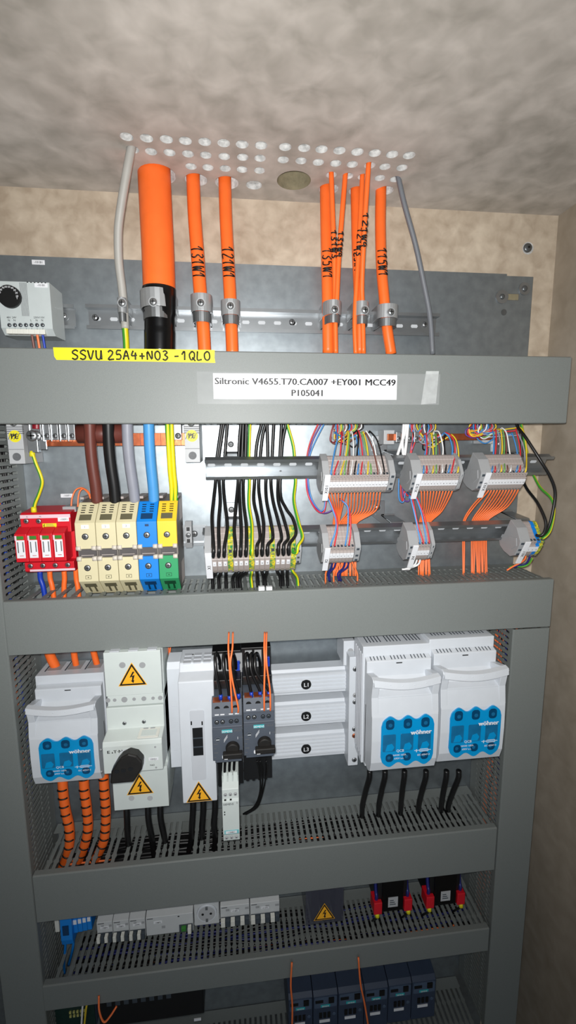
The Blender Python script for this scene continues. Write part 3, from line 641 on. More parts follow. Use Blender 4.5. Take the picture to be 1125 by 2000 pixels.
# five main terminals
Yf = -92; xe = [X(v, 1022, Yf) for v in (144.6, 185.4, 225.7, 266, 306, 345)]
zA, zB, zC, zD, zE = Z(245, 1020, Yf), Z(245, 1070, Yf), Z(245, 1088, Yf), Z(245, 1133, Yf), Z(245, 1156, -66)
zS = Z(245, 981, -66)
NM = ('leftmost beige main terminal fed by the brown conductor', 'beige main terminal fed by the thick black conductor', 'beige main terminal fed by the thick grey conductor', 'bright blue main terminal fed by the thick blue conductor', 'main terminal with yellow upper and green lower cover')
for i in range(5):
    a, b = xe[i]+.4, xe[i+1]-.4; c = (a+b)/2
    mu = ('beige', 'beige', 'beige', 'term_blue', 'term_yellow')[i]; ml = ('beige', 'beige', 'beige', 'term_blue', 'term_green')[i]
    du = ('beige_dark', 'beige_dark', 'beige_dark', 'term_blue_dark', 'beige_dark')[i]; dl = ('beige_dark', 'beige_dark', 'beige_dark', 'term_blue_dark', 'term_green_dark')[i]
    t = thing('main_terminal', NM[i], 'terminal', (c, -50, zE))
    mb = MB(); mb.prism([(-14, zS+6), (-64, zS-1), (-85, zA), (-84, zD), (-64, zE+1), (-14, zE+6)], 'x', a, b, 'term_side')
    for k in range(5): mb.box(b-.1, b+.15, -50+k*7, -46+k*7, zA-6, zS, 'term_grey'); mb.box(b-.1, b+.15, -50+k*7, -46+k*7, zE+6, zD+14, 'term_grey')
    mb.build('housing', t)
    for x in (a, b-5): MB().box(x, x+5, -60, -16, zS+4.5, zS+8, 'term_grey').build('side_lug', t)
    mb = MB(); mb.box(a+2, b-2, -88, -80, zC-1, zB+1, 'win_term'); mb.box(a+5, b-5, -88.5, -86, zC+3, zC+4, 'term_grey'); mb.build('viewing_gap', t)
    up_ = MB(); up_.prism([(-64, zS+1), (-66, zS), (Yf, zA), (Yf, zB), (-84, zB), (-84, zA+2), (-62, zS-3)], 'x', a, b, mu); u_ = up_.build('upper_cover', t, .5)
    lw = MB(); lw.prism([(-84, zC), (Yf, zC), (Yf, zD), (-66, zE), (-62, zE+3), (-84, zD+2)], 'x', a, b, ml); l_ = lw.build('lower_cover', t, .5)
    d1_ = Vector((0, -66-Yf, zS-zA)); Ls = d1_.length; d1_.normalize(); n1 = Vector((0, -d1_.z, d1_.y))
    TS = lambda u, v, w: (c+u, Yf+d1_.y*v+n1.y*w, zA+d1_.z*v+n1.z*w)
    mb = MB(TS); W_ = (b-a)
    mb.box(-W_*.32, W_*.28, Ls*.14, Ls*.42, -.5, .3, du)
    for q in range(4):
        for s in (-.2, .2): mb.box(W_*(s-.11), W_*(s+.1), Ls*(.5+q*.115), Ls*(.54+q*.115), -.5, .3, 'ink')
    mb.build('vent_slots', u_)
    d2_ = Vector((0, -66-Yf, zE-zD)); L2 = d2_.length; d2_.normalize(); n2 = Vector((0, d2_.z, -d2_.y))
    TL = lambda u, v, w: (c+u, Yf+d2_.y*v+n2.y*w, zD+d2_.z*v+n2.z*w)
    mb = MB(TL); mb.box(-W_*.3, W_*.3, L2*.18, L2*.45, -.5, .3, dl)
    for s in (-.18, .12): mb.box(W_*s, W_*(s+.1), L2*.45, L2*.85, -.5, .3, dl)
    mb.build('entry_slots', l_)
    for zz, par in ((zA+(zB-zA)*.52, u_), (zC+(zD-zC)*.42, l_)):
        mb = MB(); disc(mb, c-.5, Yf, zz, 4.6, 'ink', .3); screw(mb, c-.5, Yf-.2, zz, 3.9, h=.8); mb.build('clamping_screw', par)
    mb = MB(); z = zA-5
    if i < 3: mb.box(c-5, c+5.5, Yf-.6, Yf, z-3, z+2.6, 'paper'); mb.text(str(i+1), 3, c, z-1.6, Yf-.6, 'grey_ink', 'C'); mb.build('number_tag', u_)
    else: mb.box(c-3.5, c+4, Yf-.4, Yf, z-2.6, z+2.6, mu); mb.box(c-2.5, c+3, Yf-.5, Yf, z-1.7, z+1.7, du if i == 3 else mu); mb.build('tag_recess', u_)
    mb = MB(); z = zC+(zD-zC)*.82; mb.box(c-4, c+4, Yf-.3, Yf, z-2.7, z+2.7, dl); mb.box(c-3.4, c+3.4, Yf-.4, Yf, z-2.1, z+2.1, ml); mb.box(c-1, c+1, Yf-.5, Yf, z-.8, z+.8, dl); mb.build('tag_recess', l_)
    for x in (a+3.2, b-3.2):
        for zz, par in ((zB+1, u_), (zC-1, l_)):
            mb = MB(); mb.cyl((x-3.2, Yf+1, zz), (x+3.2, Yf+1, zz), 3.6, 'term_hinge', seg=14); mb.build('hinge', par)
# end stop right of the main terminals
x, _, z = P(368, 1045, -34); t = thing('end_stop', 'grey end stop with screw on the rail right of the main terminals', 'end stop', (x, -20, z-22))
mb = MB(); mb.prism([(-14, z-20), (-30, z-22), (-36, z-12), (-36, z+14), (-30, z+22), (-14, z+20)], 'x', x-5, x+5.5, 'clamp_grey')
for dz in (10, -9): mb.box(x-2.5, x+2.5, -36.4, -35.5, z+dz-3, z+dz+3, 'ink')
mb.build('body', t, .6); mb = MB(); screw(mb, x, -36, z, 4, h=1.5); mb.build('screw', t)

# ------------------------------------------------------------------ terminal strips on the tilted rails
def end_bracket(F, u0, u1, label, flag=None, k=1.):
    t = thing('end_bracket', label, 'end bracket', F((u0+u1)/2, -20, 10))
    mb = MB(F); prof = [(0, 27), (20, 27), (40, 16), (42, 10), (42, -12), (34, -22), (16, -27), (2, -27), (-4, -22), (-4, -8), (0, -4)]
    mb.prism([(v*k, w*k) for w, v in prof], 'x', u0, u1, 'clamp_grey')
    mb.prism([(v*k, w*k) for w, v in ((14, 4), (30, 14), (38, 4), (30, -10), (18, -6))], 'x', u0-.8, u1+.8, 'clamp_grey')
    for v in (12, -1, -10): mb.box(u0+2, u1-2, v*k-2, v*k+2, 42*k-.5, 42*k+.2, 'toggle')
    for w in (20, 27): mb.box(u0+1, u1-1, 22*k-(w-20)*.55*k, 23.4*k-(w-20)*.55*k, w*k, w*k+4, 'term_side')
    mb.build('body', t, .6)
    if flag:
        mb = MB(F); um = (u0+u1)/2+1
        mb.box(um-4.3*k, um+4.3*k, -27*k, 19*k, 44*k, 46.5*k, 'marker')
        c, s = math.cos(math.radians(TILT)), math.sin(math.radians(TILT))
        mb.build('marker_flag', t, .4, label='white marker flag')
        o = F(um+2.2*k, -6*k, 46.5*k); mb = MB(); mb.text(flag, 4.4*k, *(o[0], o[2], o[1]), 'ink', 'C', .02, R=(0, -s, c), U=(-1, 0, 0)); mb.build('flag_lettering', t)
    return t
def strip(F, ua, pitch, n, base, kinds=None, nums=None, k=1., group=None, entry='toggle'):
    """row of rail terminals, each one a thing of its own"""
    for i in range(n):
        a = ua+i*pitch; kd = (kinds[i] if kinds else 'term_grey')
        nm = {'term_grey': 'grey', 'gy_block': 'green and yellow', 'term_blue': 'blue'}[kd]
        t = thing('rail_terminal', '%s rail terminal, %s from left %s' % (nm, ORD[i], base), 'terminal', F(a+pitch/2, -20, 5), group)
        mb = MB(F)
        prof = [(1, 24), (5, 25), (12, 23.2), (12.6, 22), (20, 19.5), (20.6, 18.6), (26, 17), (26.6, 16), (33, 14.6), (38.5, 13), (38.5, 8.2), (36.8, 7.6), (36.8, 6.6), (39.6, 6), (40.4, 4.8), (39.6, 3.6), (39.6, -7), (38.4, -13.5), (37, -19), (30, -21), (18, -25), (1, -25)]
        mb.prism([(v*k, w*k) for w, v in prof], 'x', a+.12, a+pitch-.12, kd); mb.build('body', t)
        mb = MB(F); mb.box(a+pitch*.2, a+pitch*.8, 13.2*k, 14.6*k, 33.4*k, 37.4*k, 'toggle'); mb.box(a+pitch*.3, a+pitch*.7, 10*k, 11*k, 38.4*k, 38.8*k, 'term_side')
        mb.build('upper_wire_entry', t)
        mb = MB(F); mb.box(a+pitch*.2, a+pitch*.8, -18.5*k, -15.5*k, 37.4*k, 38.7*k, 'term_side'); mb.build('lower_wire_entry', t)
        if kd == 'term_grey' or kd == 'term_blue':
            mb = MB(F); q = pitch*(.03 if k == 1 else .2)
            mb.box(a+q, a+pitch-q, (-6.5 if k == 1 else -5.6)*k, (2.8 if k == 1 else .6)*k, 39.6*k, 40.6*k, 'marker')
            o = F(a+pitch/2, -3.6*k, 40.6*k); c, s = math.cos(math.radians(TILT)), math.sin(math.radians(TILT))
            mb2 = MB(); mb2.text(str(nums[i] if nums else i+1), 2.2*k, o[0], o[2], o[1], 'ink', 'C', U=(0, -s, c)); m_ = mb.build('number_marker', t); mb2.build('number', m_)
def top(F, ua, pitch, i, k=1., w=36.5): return (*F(ua+(i+.5)*pitch, 13.5*k, w*k), None)
def bot(F, ua, pitch, i, k=1.): return (*F(ua+(i+.5)*pitch, -19*k, 36.5*k), None)
def ux(px, py, Y=-100): return X(px, py, Y)
UA1 = ux(642.5, 921); UA2 = ux(822, 920); UA3 = ux(955, 917); P1 = 5.25
UA1w = (ux(758, 917)-UA1)/18; UA2w = (ux(895, 917)-UA2)/12; UA3w = (ux(1027, 913)-UA3)/12
end_bracket(FR1, UA1-10.5, UA1-.4, 'grey end bracket with flag X10.1 at the left strip of the upper rail', 'X10.1')
strip(FR1, UA1, UA1w, 18, 'in the left strip of the upper rail')
end_bracket(FR1, UA1+18*UA1w+.4, UA1+18*UA1w+9, 'grey end bracket closing the right end of the longest upper strip')
end_bracket(FR1, UA2-16, UA2-.4, 'grey end bracket with flag X10.2 at the middle strip of the upper rail', 'X10.2')
strip(FR1, UA2, UA2w, 12, 'in the middle strip of the upper rail')
end_bracket(FR1, UA2+12*UA2w+.4, UA2+12*UA2w+5, 'grey end bracket closing the right end of the middle upper strip')
end_bracket(FR1, UA3-17, UA3-.4, 'grey end bracket with flag X10.3 at the right strip of the upper rail', 'X10.3')
strip(FR1, UA3, UA3w, 12, 'in the right strip of the upper rail')
UB2 = ux(642, 1058); UB2w = (ux(691, 1055)-UB2)/7; UB4 = ux(815, 1050); UB4w = (ux(839, 1050)-UB4)/4
end_bracket(FR2, UB2-10, UB2-.4, 'grey end bracket with flag X2 on the lower rail', 'X2')
strip(FR2, UB2, UB2w, 7, 'in the short strip with flag X2')
end_bracket(FR2, UB2+7*UB2w+.4, UB2+7*UB2w+9, 'grey end bracket closing the right end of the short strip with flag X2')
end_bracket(FR2, UB4-16, UB4-.4, 'grey end bracket with flag X4 on the lower rail', 'X4')
strip(FR2, UB4, UB4w, 4, 'in the four-terminal strip with flag X4')
end_bracket(FR2, UB4+4*UB4w+.4, UB4+4*UB4w+6, 'grey end bracket closing the right end of the strip with flag X4')
UB1 = ux(413, 1085, -112); UB1w = (ux(579, 1085, -112)-UB1)/16; K1 = 1.2
KD1 = ['gy_block' if i % 4 == 3 else 'term_grey' for i in range(16)]; nn = []; q = 0
for kd in KD1: q += kd == 'term_grey'; nn.append(q)
end_bracket(FR2, UB1-10, UB1-.4, 'grey end bracket with flag X1 left of the black wired strip', 'X1', 1.1)
strip(FR2, UB1, UB1w, 16, 'in the black wired strip flagged X1', KD1, nn, K1)
end_bracket(FR2, UB1+16*UB1w+.4, UB1+16*UB1w+8, 'grey end bracket right of the strip of thick black wires')
UB5 = ux(1031, 1047); 
end_bracket(FR2, UB5-18, UB5-.4, 'grey end bracket with flag X0.1 at the far right end of the lower rail', 'X0.1')
strip(FR2, UB5, 6.2, 4, 'at the lower rail end', ['term_grey', 'term_grey', 'term_blue', 'gy_block'], [1, 2, 3, 4])

# black and earth wires of strip X1
BW = [[(433, 827), (423, 900), (421, 940), (417, 978), (414, 1013)], [(437, 827), (426.5, 900), (428, 940), (430, 978), (427, 1020)], [(444, 827), (438.5, 900), (436, 940), (438.5, 978), (444, 1027)],
 [(470.5, 827), (467, 868), (465, 940), (461, 985), (457.5, 1031)], [(475, 827), (472, 900), (467.5, 949), (469, 995), (471, 1035)], [(481, 827), (479, 900), (475, 942), (476, 985), (481, 1027)],
 [(511, 827), (501, 871), (497, 942), (495.5, 978), (503, 1013), (508, 1049)], [(519, 827), (511.5, 860), (505, 942), (509, 985), (515, 1027)], [(521.5, 827), (523, 900), (519, 942), (520.5, 978), (527.5, 1013), (533, 1049)],
 [(534.7, 827), (531, 900), (529, 942), (533, 978), (542, 1013), (550, 1049)], [(550, 827), (546, 900), (543, 942), (543.5, 978), (554, 1013), (563, 1049)], [(558.5, 827), (551, 871), (547, 960), (558, 992), (572, 1013), (578, 1042)]]
def yprof(py): return -44 if py < 950 else -44-62*min(1, (py-950)/105)
gi = [i for i in range(16) if KD1[i] == 'term_grey']
for j, pts in enumerate(BW):
    e = top(FR2, UB1, UB1w, gi[j], K1, 37.5)
    q = [(a, b, yprof(b)) for a, b in pts]
    e1 = (e[0], e[1]-9, e[2]-3, None)
    wire('black_wire', 'thick black wire, %s from the left above the strip with flag X1' % ORD[j], [(pts[0][0]+1, 812, -44)]+q+[(e[0], e[1]-8, e[2]+12, None), (e[0]-.5, e[1]-10, e[2]+1, None), (e[0]-1, e[1]-6, e[2]-3.5, None), (e[0]-1, e[1]+3, e[2]+2, None)], 2.6, 'black_cable')
    o = bot(FR2, UB1, UB1w, gi[j], K1); bx = (416, 428, 442, 456, 464, 470, 504, 516, 519, 548, 553, 562)[j]
    wire('black_wire', 'thick black wire, %s from the left below the strip with flag X1' % ORD[j], [(o[0], o[1]+4, o[2]+4, None), (o[0], o[1]+1, o[2]-3, None), (bx-1, 1128, -78), (bx, 1150, -76), (bx+1, 1180, -72)], 2.5, 'black_cable')
for i, pts, lab, bx in ((7, [(488, 827), (486, 900), (487, 942), (486, 985), (492, 1027)], 'left', 492), (15, [(561, 828), (572, 868), (575.5, 900), (577, 940), (574, 978), (583, 1020), (591, 1049)], 'right', 582)):
    e = top(FR2, UB1, UB1w, i, K1, 37.5)
    wire('earth_wire', lab+' green and yellow wire above the strip of thick black wires', [(pts[0][0], 812, -44)]+[(a, b, yprof(b)) for a, b in pts]+[(e[0]+(5 if i == 15 else 0), e[1]-8, e[2]+9, None), (e[0]+(3 if i == 15 else -.5), e[1]-8, e[2]-1, None), (e[0]-1, e[1]-2, e[2]-2, None), (e[0]-1, e[1]+3, e[2]+2, None)], 2.5, 'gy_yellow', m2='gy_green')
    o = bot(FR2, UB1, UB1w, i, K1)
    wire('earth_wire', lab+' green and yellow wire below the strip of thick black wires', [(o[0], o[1]+4, o[2]+4, None), (o[0], o[1]+1, o[2]-3, None), (bx-2, 1128, -78), (bx, 1150, -76), (bx+1, 1180, -72)], 2.4, 'gy_yellow', m2='gy_green')
for i, px in enumerate((511, 526)):
    x, _, z = P(px, 1150, -100); tag(MB().box(x-4.6, x+4.6, -99, -92, z-4, z+2.5, 'paper').build('wire_tag', bevel=.4), ('left', 'right')[i]+' white tag on the black wires at the wide trunking', 'tag')

# coloured wires over strips X10.x : (colour, terminal, control points in photo pixels from the terminal upwards)
SIDE = {'X10.1': 'left', 'X10.2': 'middle', 'X10.3': 'right'}
CW = {'blue': 'wire_blue', 'red': 'wire_red', 'grey': 'wire_grey', 'yellow': 'wire_yellow', 'green': 'wire_green', 'brown': 'wire_brown', 'white': 'wire_white', 'black': 'black_cable'}
def fan(F, ua, w, flag, rows, ox, oy, k, exits, mid):
    for j, (col, i, cps) in enumerate(rows):
        e = top(F, ua, w, i); n = len(cps)
        q = [(ox+a/k, oy+b/k, -92+36*(m+1)/n) for m, (a, b) in enumerate(cps)]
        lx, ly, lY = q[-1]; ex = exits[0]+(exits[1]-exits[0])*j/max(1, len(rows)-1)
        mx = mid[0]+random.uniform(-1, 1)*mid[2]; my = mid[1]+random.uniform(-1, 1)*mid[3]
        back = [(lx-3, ly+2, lY+6), (lx+(mx-lx)*.6, ly+(my-ly)*.55, -42), (mx, my, -34+random.uniform(-6, 6)), (mx-8+random.uniform(-5, 5), my-8, -36), (ex, 838, -38), (ex+random.uniform(-2, 3), 824, -42), (ex+2, 812, -44)]
        wire('coloured_wire', '%s wire from above into the %s terminal of the %s strip on the upper rail' % (col, ORD[i], SIDE[flag]), [(e[0], e[1]+3, e[2]-3, None), (e[0], e[1]-.5, e[2]+5, None)]+q+back, 1.15, CW[col], seg=6, n=5)
fan(FR1, UA1, UA1w, 'X10.1', [('blue', 0, [(285, 420), (322, 250), (312, 160)]), ('red', 1, [(355, 470), (375, 260), (385, 160)]), ('grey', 2, [(385, 470), (410, 260), (405, 150)]),
 ('yellow', 3, [(430, 470), (455, 280), (465, 150)]), ('green', 4, [(450, 470), (470, 320), (480, 170)]), ('brown', 5, [(480, 470), (475, 330), (470, 190)]), ('white', 6, [(530, 470), (530, 280), (510, 155)]),
 ('black', 7, [(575, 470), (595, 230), (575, 140)]), ('blue', 8, [(605, 500), (590, 350), (560, 200)]), ('red', 9, [(650, 480), (630, 280), (600, 145)]), ('grey', 10, [(660, 500), (640, 300), (615, 165)]),
 ('yellow', 11, [(722, 480), (700, 300), (660, 160)]), ('green', 12, [(740, 500), (690, 360), (640, 170)]), ('brown', 14, [(800, 440), (750, 290), (690, 170)]), ('white', 15, [(830, 480), (790, 300), (700, 150)]), ('black', 16, [(885, 430), (830, 250), (745, 150)])],
 610, 820, 6.62, (656, 706), (676, 863, 12, 7))
fan(FR1, UA2, UA2w, 'X10.2', [('blue', 0, [(405, 560), (440, 380), (430, 220)]), ('red', 1, [(440, 560), (450, 350), (440, 200)]), ('grey', 2, [(475, 560), (495, 350), (490, 210)]), ('yellow', 3, [(540, 560), (530, 350), (510, 190)]),
 ('green', 4, [(575, 540), (575, 300), (570, 195)]), ('brown', 5, [(625, 560), (620, 400), (590, 250)]), ('white', 6, [(660, 560), (670, 380), (620, 180), (565, 155)]), ('black', 7, [(715, 560), (690, 400), (685, 260), (710, 200)]),
 ('blue', 8, [(780, 560), (800, 400), (760, 250), (690, 180)]), ('red', 9, [(830, 500), (830, 320), (770, 210), (700, 175)]), ('grey', 10, [(855, 560), (850, 400), (800, 250), (720, 190)]), ('yellow', 11, [(885, 560), (880, 420), (850, 280), (790, 205)])],
 770, 820, 7.03, (803, 850), (838, 872, 9, 8))
fan(FR1, UA3, UA3w, 'X10.3', [('blue', 0, [(410, 450), (420, 250), (410, 130)]), ('red', 1, [(430, 450), (445, 250), (440, 110)]), ('grey', 2, [(480, 420), (490, 250), (460, 120)]), ('yellow', 3, [(500, 450), (512, 300), (500, 140), (475, 100)]),
 ('green', 4, [(530, 420), (535, 250), (520, 120)]), ('brown', 5, [(555, 440), (555, 250), (545, 150)]), ('white', 6, [(610, 460), (592, 350), (560, 150), (510, 90)]),
 ('blue', 8, [(685, 450), (665, 300), (620, 150)]), ('red', 9, [(710, 450), (705, 300), (660, 110)]), ('grey', 10, [(760, 450), (745, 300), (690, 160)]), ('yellow', 11, [(778, 400), (770, 250), (740, 120), (690, 75)])],
 890, 820, 5.625, (925, 965), (935, 852, 14, 5))
# orange wires under the strips
def orange_fan(F, ua, w, flag, idx, ends, mids):
    for i, (ex, ey), (mx, my) in zip(idx, ends, mids):
        o = bot(F, ua, w, i)
        wire('orange_wire', 'orange wire below the %s terminal from left, %s strip of upper rail' % (ORD[i], SIDE[flag]), [(o[0], o[1]+3, o[2]+4, None), (o[0], o[1]+.5, o[2]-3, None), (mx, my, -58), (ex, ey, -45), (ex-1, 1050, -38), (ex-1, 1075, -38), (ex-1+random.uniform(-2, 2), 1125, -46)], 1.25, 'orange_wire', seg=6, n=5)
i1 = list(range(17))
orange_fan(FR1, UA1, UA1w, 'X10.1', i1, [(651+i*2.2 if i < 6 else 664+(i-6)*3.2, 1022) for i in i1], [(653+i*2.6 if i < 6 else 678+(i-6)*5.6, 1000-(i > 5)*(i-6)*.3) for i in i1])
i2 = list(range(1, 12))
orange_fan(FR1, UA2, UA2w, 'X10.2', i2, [(817+i*2., 1022) for i in i2], [(820+i*3.9, 998) for i in i2])
i3 = list(range(12))
orange_fan(FR1, UA3, UA3w, 'X10.3', i3, [((905+i*3) if i < 2 else (922+(i-2)*3.2), 1018) for i in i3], [((921+i*5) if i < 2 else (940+(i-2)*5.6), 990) for i in i3])
for j, (a, b) in enumerate(((642, 636), (664, 652), (671, 662), (689, 698))):
    wire('orange_wire', ('first', 'second', 'third', 'fourth')[j]+' orange wire from the left coming out below the short strip with flag X2', [(a, 1088, -72), (a-1, 1098, -70), ((a+b)/2, 1110, -68), (b, 1122, -66), (b, 1140, -64)], 1.4, 'orange_wire', seg=6)
for j, (a, b) in enumerate(((650, 641), (656, 643), (674, 660), (681, 664))):
    wire('navy_wire', ('first', 'second', 'third', 'fourth')[j]+' dark blue wire from the left below the short strip with flag X2', [(a, 1086, -80), (a, 1094, -79), (a-3, 1108, -76), (b, 1120, -72), (b+2, 1135, -70)], 1.5, 'wire_navy', seg=6)
for j, (a, b) in enumerate(((808, 800), (814, 795), (820, 793))):
    wire('white_wire', ('left', 'middle', 'right')[j]+' white wire bending left below the strip with flag X4', [(a+2, 1083, -80), (a+1, 1090, -80), (a-4, 1103, -76), (b, 1111, -72), (b-8, 1112, -70)], 1.7, 'wire_white', seg=6)
for j, (col, i, cps) in enumerate((('blue', 0, [(345, 480), (350, 350), (300, 190), (250, 80)]), ('red', 1, [(368, 450), (352, 290), (312, 200), (262, 90)]), ('blue', 4, [(490, 500), (500, 300), (490, 180), (430, 118)]), ('red', 5, [(530, 500), (525, 300), (500, 190), (440, 115)]))):
    e = top(FR2, UB2, UB2w, i)
    wire('signal_wire', ('left', 'left', 'right', 'right')[j]+' %s wire arching into the short strip with flag X2' % col, [(e[0], e[1]+3, e[2]-3, None), (e[0], e[1]-.5, e[2]+5, None)]+[(600+a/6.25, 960+b/6.25, -104+6*m) for m, (a, b) in enumerate(cps)]+[(600+cps[-1][0]/6.25-6, 960+cps[-1][1]/6.25-4, -62)], 1.15, CW[col], seg=6)
for j, (col, i, cps) in enumerate((('blue', 0, [(420, 450), (350, 150), (320, 60)]), ('red', 1, [(445, 500), (385, 200), (355, 80)]), ('blue', 2, [(520, 400), (460, 200), (412, 90)]), ('red', 3, [(565, 450), (480, 200), (425, 85)]))):
    e = top(FR2, UB4, UB4w, i)
    wire('signal_wire', ('left', 'left', 'right', 'right')[j]+' %s wire running down into the strip with flag X4' % col, [(e[0], e[1]+3, e[2]-3, None), (e[0], e[1]-.5, e[2]+5, None)]+[(760+a/8.03, 960+b/8.03, -98+8*m) for m, (a, b) in enumerate(cps)]+[(760+cps[-1][0]/8.03-5, 960+cps[-1][1]/8.03-5, -58)], 1.15, CW[col], seg=6)
for nm, m, pts in (('red', 'wire_red', [(624, 822), (607, 860), (599, 895), (598, 940), (603, 970), (618, 996), (632, 1000), (637, 978), (637, 960)]), ('blue', 'wire_blue', [(636, 822), (612, 870), (603, 900), (602, 940), (609, 975), (624, 997), (633, 993), (635, 975), (634, 960)]),
                   ('purple', 'wire_purple', [(630, 822), (610, 862), (602, 898), (600, 940), (606, 974), (628, 1001), (648, 997), (656, 988)])):
    wire('signal_wire', nm+' wire hanging in a loop left of the strip with flag X10.1', [(a, b, -38 if b < 960 else -44) for a, b in pts], 1.15, m, seg=6)
for nm, m, pts in (('blue', 'wire_blue', [(779, 935), (778.5, 965), (781, 978), (787, 981), (790, 972), (792, 962), (798, 965), (800, 975)]), ('red', 'wire_red', [(783, 935), (783, 962), (785, 975), (788, 977), (789, 960), (796, 968), (801, 964)]), ('purple', 'wire_purple', [(786, 940), (787, 962), (790, 976), (797, 979), (802, 970)])):
    wire('signal_wire', nm+' wire hanging in a small loop left of the flag X10.2', [(a, b, -44) for a, b in pts], 1.1, m, seg=6)
for nm, pts in (('left', [(795, 815), (792, 840), (784, 865), (776, 890)]), ('middle', [(790, 815), (786, 862), (787, 880), (788, 895)]), ('right', [(798, 815), (796, 840), (793, 870), (790, 895)])):
    wire('white_tube', nm+' white plastic tube above the left end of the strip with flag X10.2', [(a, b, -50) for a, b in pts], 2.4, 'wire_white', cat='tube')
for nm, m, pts in (('red', 'wire_red', [(801, 815), (804, 840), (806, 858), (803, 875), (801, 890)]), ('second red', 'wire_red', [(829, 815), (822, 840), (812, 860), (805, 878), (802, 892)]), ('blue', 'wire_blue', [(832, 815), (824, 835), (814, 846), (806, 862), (804, 880)]), ('grey', 'wire_grey', [(806, 815), (809, 840), (816, 858), (824, 862), (832, 850)])):
    wire('loose_wire', nm+' wire tangled above the flag X10.2', [(a, b, -40) for a, b in pts], 1.15, m, seg=6)
for nm, m, pts in (('dark red', 'wire_red_dark', [(655, 815), (647, 845), (645, 860), (652, 864), (657, 855), (652, 838)]), ('brown', 'wire_brown', [(664, 815), (650, 840), (647, 862), (658, 866), (668, 850), (676, 840)]), ('grey', 'wire_grey', [(668, 815), (652, 838), (650, 856), (660, 858), (672, 848)]),
    ('orange', 'orange_wire', [(683, 815), (676, 832), (668, 850), (667, 862), (674, 864)]), ('yellow', 'wire_yellow', [(661, 815), (655, 840), (654, 858), (666, 862), (684, 852), (696, 846)]), ('black', 'black_cable', [(706, 815), (700, 835), (690, 850), (678, 862), (690, 874), (698, 866)])):
    wire('loose_wire', nm+' wire in the coil above the left upper strip', [(a, b, -36) for a, b in pts], 1.1, m, seg=6)
for nm, m, pts in (('purple', 'wire_purple', [(960, 815), (935, 832), (912, 838), (911, 850), (930, 855), (955, 845), (965, 836)]), ('red', 'wire_red', [(926, 822), (914, 840), (920, 853), (940, 852), (962, 838)]), ('yellow', 'wire_yellow', [(930, 815), (917, 832), (919, 848), (932, 852), (958, 842), (975, 838)]), ('white', 'wire_white', [(955, 815), (936, 835), (936, 850), (946, 857), (962, 848)]), ('blue', 'wire_blue', [(968, 815), (945, 838), (930, 852), (948, 866), (972, 850), (992, 838)])):
    wire('loose_wire', nm+' wire in the coil above the right upper strip', [(a, b, -38) for a, b in pts], 1.15, m, seg=6)
for nm, m, r, pts, m2 in (('outer black', 'black_cable', 2.3, [(1007, 815, -60), (1010, 832, -64), (1027, 855, -80), (1056, 900, -98), (1075, 932, -100), (1084, 960, -100), (1081, 992, -100), (1072, 1028, -102), (1059, 1046, -104), (1046, 1045, -98)], None),
   ('inner black', 'black_cable', 2.3, [(1012, 815, -30), (1016, 840, -30), (1020, 890, -32), (1022, 933, -36), (1028, 953, -50), (1049, 981, -80), (1063, 1010, -98), (1066, 1028, -104), (1060, 1044, -106), (1048, 1047, -100)], None),
   ('green and yellow', 'gy_yellow', 2.1, [(1016, 815, -34), (1024, 860, -32), (1036, 910, -36), (1043, 930, -40), (1056, 953, -60), (1077, 974, -85), (1082, 999, -96), (1075, 1035, -104), (1063, 1050, -104), (1056, 1050, -98)], 'gy_green')):
    wire('supply_wire', nm+' wire swinging out to the right end of the lower rail', pts, r, m, m2=m2)
for nm, m, pts, m2 in (('orange', 'orange_wire', [(1026, 1078, -86), (1026, 1090, -84), (1018, 1098, -78), (1001, 1107, -70), (990, 1114, -66)], None), ('green and yellow', 'gy_yellow', [(1040, 1090, -88), (1032, 1102, -84), (1018, 1107, -78), (1005, 1105, -70), (995, 1108, -66)], 'gy_green'), ('dark blue', 'wire_navy', [(1036, 1085, -86), (1028, 1100, -82), (1015, 1104, -76), (1004, 1108, -70)], None)):
    wire('supply_wire', nm+' wire below the far right end bracket curving into the wide trunking', pts, 1.5, m, m2=m2)
# copper bar on the right
zb1, zb2 = Z(860, 860, -34), Z(860, 847, -34); x0, x1 = X(752, 853, -34), X(968, 853, -34)
t = thing('copper_busbar', 'thin copper bar behind the coloured wires on the right', 'busbar', ((x0+x1)/2, -30, zb1))
MB().box(x0+4, x1, -36, -31, zb1, zb2, 'copper').build('bar', t, .4)
for x in (x0+8, x1-12): MB().box(x-9, x+9, -31, -1, zb1-6, zb2+6, 'clamp_light').build('support', t, .6)
for j, px in enumerate((777, 790, 799, 812)):
    x = X(px, 853, -38); q = thing('bar_clamp', ORD[j]+' shiny clamp from the left on the thin copper bar at the right', 'clamp', (x, -40, zb1-3))
    mb = MB(); mb.box(x-4, x+4, -42, -30, zb1-3, zb2+3, 'steel'); mb.build('frame', q, .6); mb = MB(); screw(mb, x, -42, (zb1+zb2)/2-2, 3.4, h=1.6); mb.build('screw', q)

